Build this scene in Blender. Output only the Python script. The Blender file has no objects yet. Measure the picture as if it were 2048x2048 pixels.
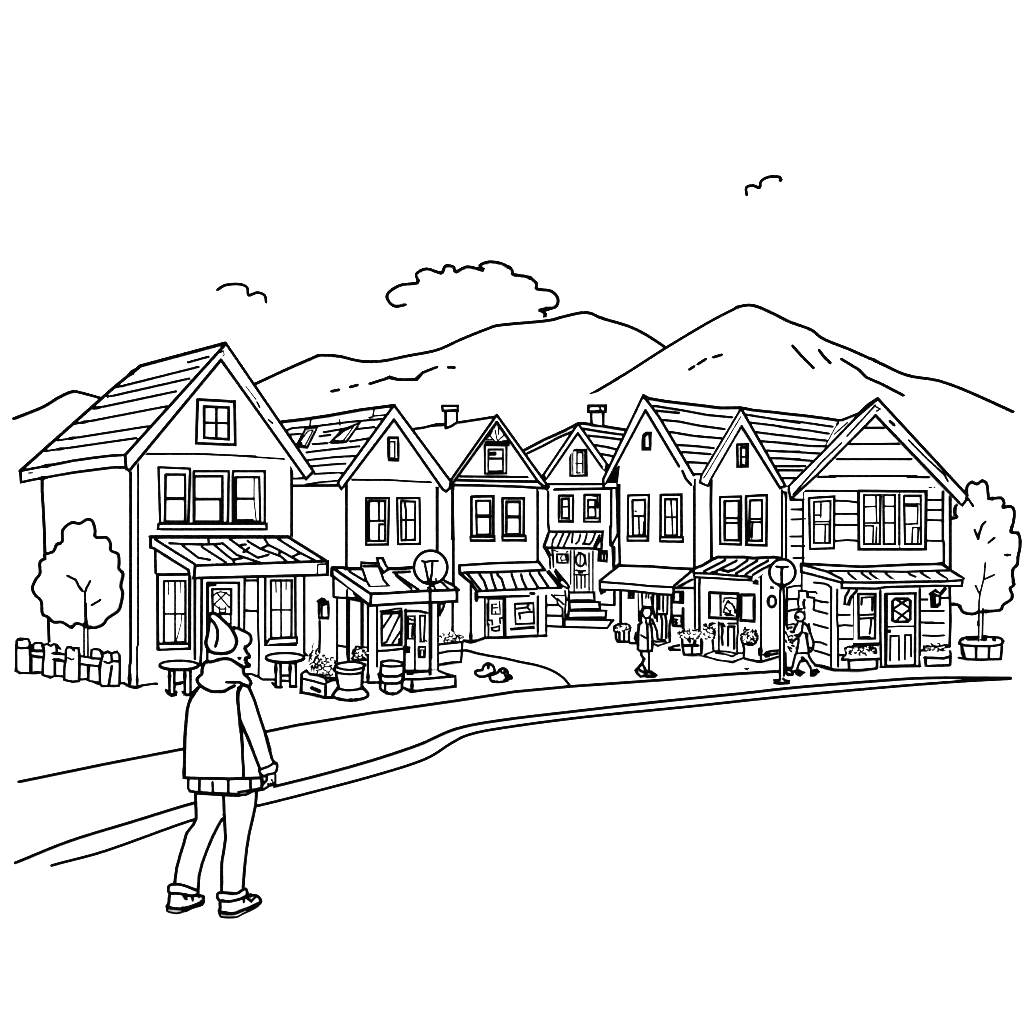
import bpy, bmesh, math, random
from mathutils import Vector
from mathutils.bvhtree import BVHTree
random.seed(11)
scn = bpy.context.scene
COL = scn.collection

# ------------------------------------------------------------------ camera
F = 2196.0; CX = 1024.0; HY = 1230.0; H = 1.68      # focal length, centre and eye level measured on the drawing; eye height in metres
O = Vector((0, 0, H))
cam = bpy.data.cameras.new("camera"); co = bpy.data.objects.new("camera", cam); COL.objects.link(co)
co.location = O; co.rotation_euler = (math.radians(90), 0, 0)
cam.sensor_width = 36; cam.lens = 36 * F / 2048; cam.shift_y = (HY - 1024) / 2048
cam.clip_start = 0.1; cam.clip_end = 8000
scn.camera = co

# ------------------------------------------------------------------ light
w = bpy.data.worlds.new("World"); scn.world = w; w.use_nodes = True
nt = w.node_tree; nt.nodes.clear()
sky = nt.nodes.new('ShaderNodeTexSky'); sky.sky_type = 'NISHITA'; sky.sun_disc = False
sky.sun_elevation = math.radians(50); sky.sun_rotation = math.radians(200)
bw = nt.nodes.new('ShaderNodeRGBToBW'); bg = nt.nodes.new('ShaderNodeBackground'); wo = nt.nodes.new('ShaderNodeOutputWorld')
nt.links.new(sky.outputs[0], bw.inputs[0]); nt.links.new(bw.outputs[0], bg.inputs[0]); nt.links.new(bg.outputs[0], wo.inputs[0])
bg.inputs[1].default_value = 1.6
sd = bpy.data.lights.new("sun", 'SUN'); sd.energy = 1.5; sd.angle = math.radians(15); sd.color = (1, .99, .97)
so = bpy.data.objects.new("sun", sd); COL.objects.link(so); so.rotation_euler = (math.radians(40), 0, math.radians(-20))
scn.view_settings.view_transform = 'Standard'; scn.view_settings.look = 'None'; scn.view_settings.exposure = 0
scn.cycles.pixel_filter_type = 'BLACKMAN_HARRIS'; scn.cycles.filter_width = 1.1; scn.cycles.diffuse_bounces = 8; scn.cycles.max_bounces = 10

# ------------------------------------------------------------------ materials
def mat(name, lo, hi, scale, rough=.9):
    m = bpy.data.materials.new(name); m.use_nodes = True
    n = m.node_tree; b = n.nodes['Principled BSDF']
    t = n.nodes.new('ShaderNodeTexNoise'); t.inputs['Scale'].default_value = scale; t.inputs['Detail'].default_value = 4
    tc = n.nodes.new('ShaderNodeTexCoord'); r = n.nodes.new('ShaderNodeValToRGB')
    r.color_ramp.elements[0].color = (lo, lo, lo, 1); r.color_ramp.elements[1].color = (hi, hi, hi, 1)
    n.links.new(tc.outputs['Object'], t.inputs['Vector']); n.links.new(t.outputs['Fac'], r.inputs['Fac'])
    n.links.new(r.outputs['Color'], b.inputs['Base Color']); b.inputs['Roughness'].default_value = rough
    b.inputs['Specular IOR Level'].default_value = .0
    return m
M = {'wall': mat('white_plaster', .84, .9, 3), 'roof': mat('white_roofing', .82, .88, 5), 'wood': mat('white_wood', .83, .9, 8),
     'glass': mat('white_pane', .86, .9, 2), 'cloth': mat('white_cloth', .84, .9, 12), 'leaf': mat('white_foliage', .82, .9, 15),
     'skin': mat('white_skin', .85, .9, 6), 'ground': mat('white_paving', .84, .88, .6), 'stone': mat('white_stone', .83, .9, 4),
     'air': mat('white_cloud', .88, .92, .01), 'hill': mat('white_hill', .84, .88, .02), 'ink': mat('black_line', 0, .0006, 20, 1)}

# ------------------------------------------------------------------ coordinates
def P(p, Y): return Vector(((p[0] - CX) / F * Y, Y, H + (HY - p[1]) / F * Y))
class Z:                                    # a window of the drawing that measurements were taken in
    def __init__(s, ox, oy, size, disp=1932.): s.o = (ox, oy); s.k = size / disp
    def __call__(s, x, y): return (s.o[0] + x * s.k, s.o[1] + y * s.k)
def pts(c, s):
    if not isinstance(s, str): return [tuple(q) for q in s]
    return [c(*map(float, q.split(','))) for q in s.split()]
N = Z(0, 0, 1, 1)
V = Z(0, 0, 2048)
ZA = Z(0, 640, 512); ZB = Z(256, 900, 512); ZC = Z(512, 740, 400); ZD = Z(620, 1060, 400); ZE = Z(860, 780, 400)
ZF = Z(900, 1040, 350); ZG = Z(1180, 770, 420); ZH = Z(1190, 1080, 300); ZJ = Z(1380, 1080, 300); ZI = Z(1560, 770, 488)
ZK = Z(1590, 1100, 450); ZQ = Z(300, 1200, 300); ZR = Z(300, 1480, 360, 1830.); ZP = Z(0, 1000, 400)
def ell(cx, cy, rx, ry, a0=0, a1=360, n=28):
    return [(cx + rx * math.cos(math.radians(a0 + (a1 - a0) * i / n)), cy + ry * math.sin(math.radians(a0 + (a1 - a0) * i / n))) for i in range(n + 1)]

TZ = [(0, 0), (27.8, 0), (30, .27), (32, .55), (34, .78), (36, .92), (42, 1.08), (50, 1.15), (60, 1.2), (9000, 1.2)]
def terr(x, Y):
    z = 0
    for (a, za), (b, zb) in zip(TZ, TZ[1:]):
        if a <= Y <= b: z = za + (zb - za) * (Y - a) / (b - a); break
    t = min(1, max(0, (-9.5 - x) / 2.6)) * min(1, max(0, (Y - 20) / 3)) * max(0, 1 - max(0, Y - 34) / 10)
    return z + .3 * t * t * (3 - 2 * t)
def gY(p, dz=0):                            # depth at which the view ray meets the ground
    Y = 3.0
    while Y < 300:
        q = P(p, Y)
        if q.z <= terr(q.x, Y) + dz: return Y
        Y += .02
    return 300
def G(p, dz=0): return P(p, gY(p, dz))

def resample(pl, n):
    d = [0]
    for a, b in zip(pl, pl[1:]): d.append(d[-1] + math.dist(a, b))
    out = []; j = 0
    for i in range(n):
        t = d[-1] * i / (n - 1)
        while j < len(pl) - 2 and d[j + 1] < t: j += 1
        s = (t - d[j]) / max(1e-9, d[j + 1] - d[j])
        out.append((pl[j][0] + (pl[j + 1][0] - pl[j][0]) * s, pl[j][1] + (pl[j + 1][1] - pl[j][1]) * s))
    return out
def smooth(pl, closed=False, n=5):          # Catmull-Rom
    m = len(pl); out = []
    for i in range(m if closed else m - 1):
        g = (lambda k: pl[k % m]) if closed else (lambda k: pl[min(m - 1, max(0, k))])
        a, b, c, d = g(i - 1), g(i), g(i + 1), g(i + 2)
        for k in range(n):
            t = k / n
            out.append(tuple(.5 * (2 * b[q] + (c[q] - a[q]) * t + (2 * a[q] - 5 * b[q] + 4 * c[q] - d[q]) * t * t + (3 * b[q] - a[q] - 3 * c[q] + d[q]) * t ** 3) for q in (0, 1)))
    if not closed: out.append(pl[-1])
    return out
def inset(pl, d):
    a = sum(x0 * y1 - x1 * y0 for (x0, y0), (x1, y1) in zip(pl, pl[1:] + pl[:1]))
    s = 1 if a > 0 else -1; m = len(pl); out = []
    for i in range(m):
        p, q = pl[i - 1], pl[(i + 1) % m]
        tx, ty = q[0] - p[0], q[1] - p[1]; l = math.hypot(tx, ty) or 1
        out.append((pl[i][0] - s * ty / l * d, pl[i][1] + s * tx / l * d))
    return out

# ------------------------------------------------------------------ builder: white solids with drawn black edges
class Part:
    """one mesh object: white faces plus the thin black lines that run along its edges"""
    def __init__(s, name, m, parent=None, Y=None, label=None):
        s.name, s.m, s.parent, s.Y, s.label = name, m, parent, Y, label
        s.bm = bmesh.new(); s.lines = []; s.o = None; s.fall = None
    # solids
    def face(s, vs): s.bm.faces.new([s.bm.verts.new(v) for v in vs])
    def solid(s, front, vec):               # a polygon swept along vec
        vec = Vector(vec); a = [s.bm.verts.new(v) for v in front]; b = [s.bm.verts.new(Vector(v) + vec) for v in front]
        s.bm.faces.new(a); s.bm.faces.new(b[::-1])
        for i in range(len(a)): j = (i + 1) % len(a); s.bm.faces.new((a[j], a[i], b[i], b[j]))
        return s
    def panel(s, c, poly, Y, t=.06, w=5, out=True):
        pl = pts(c, poly); s.solid([P(p, Y) for p in pl], (0, t, 0))
        if s.Y is None: s.Y = Y
        if out and w: s.lines.append((pl + pl[:1], w, Y))
        return s
    def ring(s, o, i, Y, t):
        o3 = [P(p, Y) for p in o]; i3 = [P(p, Y) for p in i]; v = Vector((0, t, 0)); n = len(o)
        for k in range(n):
            j = (k + 1) % n
            s.face((o3[k], o3[j], i3[j], i3[k])); s.face((o3[k], o3[j], o3[j] + v, o3[k] + v)); s.face((i3[k], i3[j], i3[j] + v, i3[k] + v))
    def loft(s, l, r, Y, k=.6, n=22, ins=2.4, tilt=0, m=20, dY=None, ends=0):
        l = resample(l, n); r = resample(r, n); rings = []
        for q, (a, b) in enumerate(zip(l, r)):
            y = Y if dY is None else Y + dY[0] + (dY[1] - dY[0]) * q / (n - 1)
            d = math.dist(a, b) or 1; e = min(ins, d * .4) / d
            a2 = (a[0] + (b[0] - a[0]) * e, a[1] + (b[1] - a[1]) * e); b2 = (b[0] + (a[0] - b[0]) * e, b[1] + (a[1] - b[1]) * e)
            A, B = P(a2, y), P(b2, y); c = (A + B) / 2; u = (B - A) / 2; R = u.length
            v = Vector((0, -k * R, -tilt * R))
            rings.append([s.bm.verts.new(c + u * math.cos(2 * math.pi * j / m) + v * math.sin(2 * math.pi * j / m)) for j in range(m)])
        for a, b in zip(rings, rings[1:]):
            for j in range(m): s.bm.faces.new((a[j], a[(j + 1) % m], b[(j + 1) % m], b[j]))
        s.bm.faces.new(rings[0]); s.bm.faces.new(rings[-1][::-1])
        if s.Y is None: s.Y = Y
        return s
    def puff(s, pl, Y, D, ins=2.4, n=7, bump=0, c0=None):
        pl = inset(pl, ins); cx = sum(p[0] for p in pl) / len(pl); cy = sum(p[1] for p in pl) / len(pl)
        if c0: cx, cy = c0
        rings = []
        for q in range(-n + 1, n):
            t = q / n * math.pi / 2; k = math.cos(t)
            rings.append([s.bm.verts.new(P((cx + (x - cx) * k, cy + (y - cy) * k), Y) + Vector((0, D * math.sin(t) * (1 + bump * (1 - k) * math.sin(i * 1.7 + q)), 0))) for i, (x, y) in enumerate(pl)])
        m = len(pl)
        for a, b in zip(rings, rings[1:]):
            for j in range(m): s.bm.faces.new((a[j], a[(j + 1) % m], b[(j + 1) % m], b[j]))
        for rg, y in ((rings[0], -D), (rings[-1], D)):
            v = s.bm.verts.new(P((cx, cy), Y) + Vector((0, y, 0)))
            for j in range(m): s.bm.faces.new((rg[j], rg[(j + 1) % m], v))
        if s.Y is None: s.Y = Y
        return s
    # drawn edges
    def ink(s, c, txt, w=4.5, Y=None, sm=False, closed=False, flat=False):
        for seg in (txt.split(';') if isinstance(txt, str) else [txt]):
            pl = pts(c, seg)
            if not pl: continue
            if sm and len(pl) > 2: pl = smooth(pl, closed)
            if closed: pl = pl + pl[:1]
            s.lines.append((pl, w, Y, 1) if flat else (pl, w, Y))
        return s
    def blot(s, c, poly, Y=None, w=3):      # a solid black patch: close hatching
        pl = pts(c, poly); ys = [p[1] for p in pl]; y = min(ys) + 1
        while y < max(ys):
            xs = []
            for a, b in zip(pl, pl[1:] + pl[:1]):
                if (a[1] <= y) != (b[1] <= y): xs.append(a[0] + (b[0] - a[0]) * (y - a[1]) / (b[1] - a[1]))
            xs.sort()
            for a, b in zip(xs[::2], xs[1::2]):
                if b - a > .5: s.lines.append(([(a, y), (b, y)], w, Y))
            y += w * .6
        return s
    def build(s):
        org = Vector((0, 0, 0)); q = s.parent
        po = q.o if isinstance(q, Part) else q
        r = po
        while r is not None and r.parent is not None: r = r.parent
        if r is not None: org = Vector(r['org'])
        elif 'org' in s.__dict__: org = s.org
        bm = s.bm
        bmesh.ops.recalc_face_normals(bm, faces=bm.faces[:])
        bmesh.ops.triangulate(bm, faces=[f for f in bm.faces if len(f.verts) > 4])
        s.tree = BVHTree.FromBMesh(bm) if len(bm.faces) else None
        bm.verts.ensure_lookup_table(); bm.verts.index_update()
        s.v = [v.co - org for v in bm.verts]; s.f = [[v.index for v in f.verts] for f in bm.faces]
        bm.free(); s.o_org = org
        me = bpy.data.meshes.new(s.name); me.materials.append(M[s.m]); me.materials.append(M['ink'])
        o = bpy.data.objects.new(s.name, me); COL.objects.link(o); s.o = o
        if po is not None: o.parent = po
        else: o.location = org; o['org'] = tuple(org)
        if s.label: o['label'] = s.label
        r = o
        while r.parent is not None: r = r.parent
        s.root = r; PENDING.append(s)
        return s
    def finish(s, trees):
        """lay the edge lines on the finished surfaces and write the mesh"""
        verts, faces, org = s.v, s.f, s.o_org; nw = len(faces)
        for pl, wd, Y, *_ in s.lines:
            Yf = Y if Y is not None else s.Y
            wd = wd + WS * min(1, max(.25, (wd - 2.8) / 1.6))
            dn = [pl[0]]
            for a, b in zip(pl, pl[1:]):
                k = max(1, int(math.dist(a, b) / 10))
                dn += [(a[0] + (b[0] - a[0]) * i / k, a[1] + (b[1] - a[1]) * i / k) for i in range(1, k + 1)]
            p3 = []; hr = wd * .55; dep = []
            for p in dn:
                best = None
                for ox, oy in NB:
                    d = P((p[0] + ox * hr, p[1] + oy * hr), 1) - O; L = d.length; d.normalize()
                    for t in trees:
                        h = t.ray_cast(O, d)[0]
                        if h is not None and (best is None or h.y < best): best = h.y
                if best is None: best = (s.fall(p).y if s.fall else (Yf if Yf is not None else 30))
                dep.append(best)
            m = len(dep)
            for i, p in enumerate(dn):
                y = min(dep[max(0, i - 1):i + 2]) if s.root.get('category') == 'person' else dep[i]
                r = wd / 2 / F * y; y -= r * .5
                q = P(p, y); k = 0
                while k < 60 and q.z - r * 1.05 < terr(q.x, q.y): y -= max(r * .6, y * .004); q = P(p, y); k += 1
                p3.append((q, wd / 2 / F * y))
            tube(verts, faces, p3, org)
        me = s.o.data; me.from_pydata([tuple(v) for v in verts], [], faces)
        me.polygons.foreach_set('material_index', [0] * nw + [1] * (len(faces) - nw)); me.update()
PENDING = []; WS = 1.2
NB = [(0, 0), (1, 0), (-1, 0), (0, 1), (0, -1), (.7, .7), (-.7, .7), (.7, -.7), (-.7, -.7)]
def finish_all():
    by = {}
    for p in PENDING: by.setdefault(p.root.name, []).append(p)
    for n, ps in by.items():
        al = [p.tree for p in ps if p.tree]; house = ps[0].root.get('category') == 'house'
        for p in ps: p.finish(([p.tree] if p.tree else []) if house else al)
HEX = [(math.cos(math.pi * i / 4), math.sin(math.pi * i / 4)) for i in range(8)]
def tube(verts, faces, p3, org):
    n = len(p3); b0 = len(verts)
    if n < 2: return
    ends = [p3[0]] + p3 + [p3[-1]]
    t0 = (p3[1][0] - p3[0][0]).normalized() if (p3[1][0] - p3[0][0]).length else Vector((1, 0, 0)); t1 = (p3[-1][0] - p3[-2][0]).normalized() if (p3[-1][0] - p3[-2][0]).length else Vector((1, 0, 0))
    sec = [(p3[0][0] - t0 * p3[0][1] * .9, p3[0][1] * .45)] + list(p3) + [(p3[-1][0] + t1 * p3[-1][1] * .9, p3[-1][1] * .45)]
    for i, (p, r) in enumerate(sec):
        a = sec[max(0, i - 1)][0]; b = sec[min(len(sec) - 1, i + 1)][0]
        t = b - a
        t = t.normalized() if t.length > 1e-9 else Vector((1, 0, 0))
        vw = (p - O).normalized(); u = t.cross(vw)
        u = u.normalized() if u.length > 1e-4 else t.orthogonal().normalized()
        k = 1.0
        if 0 < i < len(sec) - 1:
            t_in = (p - a); t_in = t_in.normalized() if t_in.length > 1e-9 else t
            k = min(1.45, 1 / max(.3, abs(t_in.dot(t))))
        v = u.cross(t).normalized()
        for c, s in HEX: verts.append(p + (u * c * k + v * s) * r - org)
    for i in range(len(sec) - 1):
        for j in range(8):
            j2 = (j + 1) % 8
            faces.append([b0 + i * 8 + j, b0 + i * 8 + j2, b0 + i * 8 + 8 + j2, b0 + i * 8 + 8 + j])
    faces.append([b0 + j for j in range(8)][::-1]); e = b0 + (len(sec) - 1) * 8
    faces.append([e + j for j in range(8)])

def tag(o, label, cat, group=None):
    o['label'] = label; o['category'] = cat
    if group: o['group'] = group
    return o
def thing(name, loc, label, cat, group=None):
    o = bpy.data.objects.new(name, None); COL.objects.link(o); o.location = loc; o['org'] = tuple(loc)
    o.empty_display_size = .3
    return tag(o, label, cat, group)
def struct(name, m, **k):
    p = Part(name, m, **k); p.struct = True; return p

def plate(name, par, c, poly, Y, t=.06, w=5, ink='', iw=4, m='wood', out=True, label=None, **k):
    p = Part(name, m, par, Y, label).panel(c, poly, Y, t, w, out)
    if ink: p.ink(c, ink, iw, **k)
    return p.build()
def barge(par, poly, Y, t, w, c=None, **k):
    p = Part('bargeboard', 'wood', par, Y).panel(N, poly, Y, t, 0); p.ink(N, poly, w)   # the two boards meet at the ridge without a seam line
    return p
def window(par, c, outer, inner, Y, lines='', w=4.8, w2=4.4, lw=4, sill=None, sw=4.6, fr=.1, extra='', ew=3):
    o, i = pts(c, outer), pts(c, inner)
    p = Part('window', 'wood', par, Y - fr); p.ring(o, i, Y - fr, fr)
    if w: p.ink(N, o, w, closed=True)
    p.ink(N, i, w2, closed=True); p.build()
    g = Part('pane', 'glass', p, Y - fr * .5).panel(N, i, Y - fr * .5, .02, 0, False)
    if lines: g.ink(c, lines, lw)
    if extra: g.ink(c, extra, ew)
    g.build()
    if sill: plate('sill', p, c, sill, Y - fr - .08, fr + .08, sw)
    return p
def slab(part, A, L, shift, t):              # one roof plane, A ridge, L eave
    q = [A, L, L + shift, A + shift]; part.solid(q, (0, 0, -t))
def roof(par, A, Lp, Rp, B, Yr, grow=1.0, t=.1, rise=0, eave='both'):
    """two roof planes running back from the gable A-Lp/Rp along the ridge towards the pixel B"""
    a = P(A, Yr); Yb = (a.z + rise - H) * F / (HY - B[1]); sh = (P(B, Yb) - a) * grow
    r = Part('roof', 'roof', par, Yr); slab(r, a, P(Lp, Yr), sh, t); slab(r, a, P(Rp, Yr), sh, t)
    return r, sh
def wallbox(par, poly, Y, sh, name='wall', m='wall'):
    p = Part(name, m, par, Y); p.solid([P(q, Y) for q in poly], sh); return p
# ================================================================== the setting
def terrain():
    xs = [-3000, -900, -300, -120, -60, -30, -20] + [-16 + .5 * i for i in range(65)] + [20, 30, 60, 120, 300, 900, 3000]
    ys = [-30, -5, 2, 5, 8, 12, 16, 20] + [22 + .5 * i for i in range(65)] + [58, 64, 80, 120, 250, 600, 1500, 5000]
    p = Part('ground', 'ground')
    vv = [[p.bm.verts.new((x, y, terr(x, y) - .004)) for x in xs] for y in ys]
    for a, b in zip(vv, vv[1:]):
        for i in range(len(xs) - 1): p.bm.faces.new((a[i], a[i + 1], b[i + 1], b[i]))
    p.build(); p.o['kind'] = 'structure'
terrain()

E1 = pts(V, "-60,1494 35,1475 200,1440 345,1413 420,1397 503,1380 560,1368 700,1345 860,1322 970,1305 1075,1295 1245,1283 1375,1272 1475,1266 1600,1262 1990,1257")
E2 = pts(V, "-60,1662 28,1628 130,1587 250,1550 365,1515 430,1502 490,1490 600,1463 700,1435 790,1405 860,1375 950,1358 1100,1340 1250,1323 1400,1308 1500,1297 1650,1285 1750,1279 1907,1279 1990,1278.5")
E3 = pts(V, "-60,1680 97,1633 200,1605 360,1548 430,1533 487,1520 560,1502 700,1465 800,1433 850,1403 885,1386 950,1373 1100,1353 1300,1333 1500,1312 1750,1290 1907,1280.5 1990,1280")
E2, E3 = smooth(E2, n=5), smooth(E3, n=5)
def strip(name, a, b, dz, n=120):
    p = Part(name, 'ground'); a = resample(a, n); b = resample(b, n)
    A = [G(q, dz) for q in a]; B = [G(q, dz) for q in b]
    m = 12; rows = []
    for k in range(m + 1):
        row = []
        for u, v in zip(A, B):
            q = u + (v - u) * (k / m); row.append(p.bm.verts.new((q.x, q.y, terr(q.x, q.y) + dz)))
        rows.append(row)
    for u, v in zip(rows, rows[1:]):
        for i in range(n - 1): p.bm.faces.new((u[i], u[i + 1], v[i + 1], v[i]))
    p.fall = lambda q: G(q, dz)
    return p, A, B
p, _, _ = strip('road', E1, E2, .004)
p.ink(V, "35,1475 200,1441 345,1413;503,1380 560,1368 700,1345 860,1322 970,1305 1075,1295 1245,1283 1375,1272 1475,1266", 6)
p.ink(V, "1040,1298 1240,1283", 1.5)
p.Y = 20; p.build(); p.o['kind'] = 'structure'
p, A, B = strip('kerb', E2, E3, .1)
for L_ in (A, B):
    for i in range(len(L_) - 1): p.face((L_[i], L_[i + 1], L_[i + 1] - Vector((0, 0, .11)), L_[i] - Vector((0, 0, .11))))
p.ink(N, E2[5:-5], 6); p.ink(N, E3[5:-5], 6); p.Y = 20; p.build(); p.o['kind'] = 'structure'
pv = pts(ZF, "130,1440 200,1442 300,1470 450,1500 600,1525 700,1548 800,1570 950,1600 1080,1640 1180,1690 1260,1750 1320,1822")
p = Part('pavement', 'ground'); low = resample(pts(V, "760,1336 860,1322 970,1305 1075,1292"), 24); up = resample(smooth(pv), 24)
rows = [[p.bm.verts.new(G((a[0] + (b[0] - a[0]) * k / 10, a[1] + (b[1] - a[1]) * k / 10), .008)) for a, b in zip(up, low)] for k in range(11)]
for u, v in zip(rows, rows[1:]):
    for i in range(23): p.bm.faces.new((u[i], u[i + 1], v[i + 1], v[i]))
p.fall = lambda q: G(q, .008)
p.ink(N, smooth(pv), 5); p.Y = 28; p.build(); p.o['kind'] = 'structure'

def hill(crest, Yh, inkpl, detail='', w=6, ww=5.8):
    p = Part('hill', 'hill', Y=Yh); n = 220; cr = resample(smooth(crest, n=6), n)
    prof = [(-.62, -.02), (-.42, .28), (-.22, .66), (-.08, .93), (0, 1), (.15, .8), (.5, -.02)]
    rows = []
    for dy, k in prof:
        row = []
        for q in cr:
            c = P(q, Yh); row.append(p.bm.verts.new((c.x * (1 + dy * .12), Yh * (1 + dy), 1.0 + (c.z - 1.0) * k)))
        rows.append(row)
    for a, b in zip(rows, rows[1:]):
        for i in range(n - 1): p.bm.faces.new((a[i], a[i + 1], b[i + 1], b[i]))
    p.ink(V, inkpl, w, sm=True)
    if detail: p.ink(V, detail, ww)
    p.build(); p.o['kind'] = 'structure'
hl = "25,790 80,768 110,750 135,739 150,740 190,751"
hill(pts(V, "-700,1160 -350,1000 -120,860 " + hl + " 260,775 420,850 620,1000 800,1160"), 700, hl)
hm = "480,725 540,697 590,675 605,670 640,672 680,681 720,681 770,671 825,660 870,640 920,620 945,613 1030,605 1060,598 1095,590 1115,591 1135,600 1185,615 1220,632 1255,655"
hill(pts(V, "-100,1160 150,960 330,800 420,752 " + hm + " 1330,705 1450,800 1600,950 1750,1160"), 620, hm,
     "625,738 640,735;660,730 675,726;697,724 735,712 752,716 785,716 797,703 825,692;845,693 858,693")
hr = "1113,745 1180,705 1255,657 1330,612 1375,588 1400,577 1425,577 1460,592 1490,607 1530,622 1555,640 1605,660 1660,685 1712,708 1770,718 1830,740 1912,777"
hill(pts(V, "700,1160 880,930 1030,795 " + hr + " 2080,850 2300,990 2600,1160"), 480, hr,
     "1300,697 1310,691;1316,687 1332,677;1345,674 1362,669;1495,652 1512,671 1535,694;1545,660 1555,673 1567,685;1587,677 1620,697 1635,712 1665,725 1705,746")

# cloud and birds
cl = "765,575 745,578 732,567 732,553 755,538 788,533 785,517 805,507 832,515 840,502 855,503 860,513 882,503 912,510 905,501 922,494 946,497 965,508 969,518 995,522 1012,534 1013,545 1040,549 1053,564 1047,580 1018,585 1028,590 1027,604"
c = pts(V, cl)
p = Part('cloud', 'air', Y=1500); p.org = P(V(890, 575), 1500); sc = smooth(c, n=4)
p.puff([q for q in sc] + pts(V, "960,612 860,606"), 1500, 60, 3, bump=.1).ink(N, sc, 6); p.build()
tag(p.o, "long puffy white cloud floating above the middle hill", "cloud")
def bird(pl, Y, label):
    p = Part('bird', 'ink', Y=Y); q = smooth(pts(V, pl), n=4); mid = min(range(len(q)), key=lambda i: abs(i - len(q) * .55)); p.org = P(q[mid], Y)
    for a, b in zip(q, q[1:]):               # wings: a thin bent sheet, seen edge on
        A, B = P(a, Y), P(b, Y); p.solid([A, B, B + Vector((0, 0, .05)), A + Vector((0, 0, .05))], (0, .28, 0))
    p.ink(N, q, 6, Y - .1, flat=True); p.build(); tag(p.o, label, "bird", "birds gliding in the sky")
bird("410,547 425,538 450,536 466,542 469,557 485,552 499,557 502,570", 60, "gliding bird above the tall house on the left, wings spread")
bird("1409,368 1408,354 1420,350 1433,354 1436,342 1450,334 1470,334 1473,341", 75, "gliding bird highest in the sky, above the peaked hill")
# ================================================================== the houses
HG = "gabled houses along the street"
def house(p, Y, label):
    q = P(p, Y); return thing('gabled_house', (q.x, Y, terr(q.x, Y)), label, 'house', HG)

# ---------------------------------------------------------------- tall house at the left
Y = 27.0; Yr = 26.5
h = house((420, 1366), Y, "tallest house at the left end, steep shingled roof, triple window and tiled porch roof")
A, Lp, Rp, B = (452, 687), (250, 910), (627, 943), (281, 731)
r, sh = roof(h, A, Lp, Rp, B, Yr, rise=.15)
r.ink(ZA, "1705,172 1060,345 870,500 150,1140 150,1145", 6.6)
r.ink(ZA, "1415,320 1575,275;870,510 1500,352;810,580 1430,440;700,670 1330,537;560,785 1260,650;430,910 1125,800;340,990 1030,890", 4.6)
r.build()
wl = wallbox(h, [(261, 1400), (583, 1400), (583, 921), (442, 722), (261, 937)], Y, sh)
wl.ink(ZA, "318,1185 318,1300 325,1400 335,1600 340,1790", 6.4).ink(ZP, "440,540 445,560;465,1140 470,1250 475,1390", 6)
wl.ink(ZA, "985,1130 985,1700", 5.6).ink(ZP, "1261,0 1261,1560 1252,1600 1252,1790", 5.6).ink(ZA, "1042,1080 1042,1500", 4).ink(ZP, "1333,0 1333,1400 1323,1420 1325,1790", 4)
wl.ink(ZA, "1090,1010 1480,1008 1932,1028", 4).ink(ZB, "140,30 500,30 770,40 1215,70", 4)
wl.ink(ZB, "1235,80 1235,655", 5.8).ink(ZP, "1150,1765 1200,1770 1250,1800 1310,1812 1380,1790 1480,1775 1640,1770", 5)
wl.build()
barge(h, [A, Lp, (252, 935), (258, 942), (442, 719.5)], Yr - .05, .14, 6).build()
b_ = barge(h, [A, Rp, (612, 958), (442, 719.5)], Yr - .05, .14, 6)
b_.ink(ZA, "1855,500 1932,600", 3).ink(ZC, "10,310 35,360;120,480 160,515", 4).ink(ZA, "1663,248 1685,233 1692,262 1680,272", 3); b_.build()
fs = Part('fascia_board', 'wood', h, Yr)
q = [P((252, 911), Yr), P((252, 935), Yr)]; s2 = sh * .985
fs.solid([q[0], q[0] + s2, q[1] + s2, q[1]], (-.06, -.02, 0))
fs.ink(ZA, "150,1140 190,1132 560,1060 700,1040 850,1022 945,1018;155,1140 158,1225 250,1205 560,1150 850,1112 950,1112", 5.8).ink(ZA, "950,1020 940,1060 950,1130", 4).ink(ZA, "215,1155 247,1153", 3.6); fs.build()
window(h, ZA, "1492,600 1770,615 1775,942 1480,930", "1540,652 1725,660 1725,900 1540,888", Y, "1633,655 1633,895;1540,775 1725,778", 5.8, 5.6, 5)
sl = "230,556 1045,556 1045,598 225,598"
window(h, ZB, "230,130 468,140 455,550 242,550", "283,185 430,185 430,540 278,540", Y, "283,367 430,367", 5, 5.2, 6.6, sl, 5)
window(h, ZB, "497,160 760,160 752,550 497,550", "500,198 712,198 712,540 500,540", Y, "500,370 712,370;700,380 700,530", 5, 5.2, 6)
window(h, ZB, "792,160 1032,160 1032,550 792,550", "815,205 990,205 998,540 815,540", Y, "815,367 950,367;800,390 800,545", 5, 4.6, 5, extra="952,210 950,370 968,540;820,525 945,525", ew=3.2)
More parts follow.
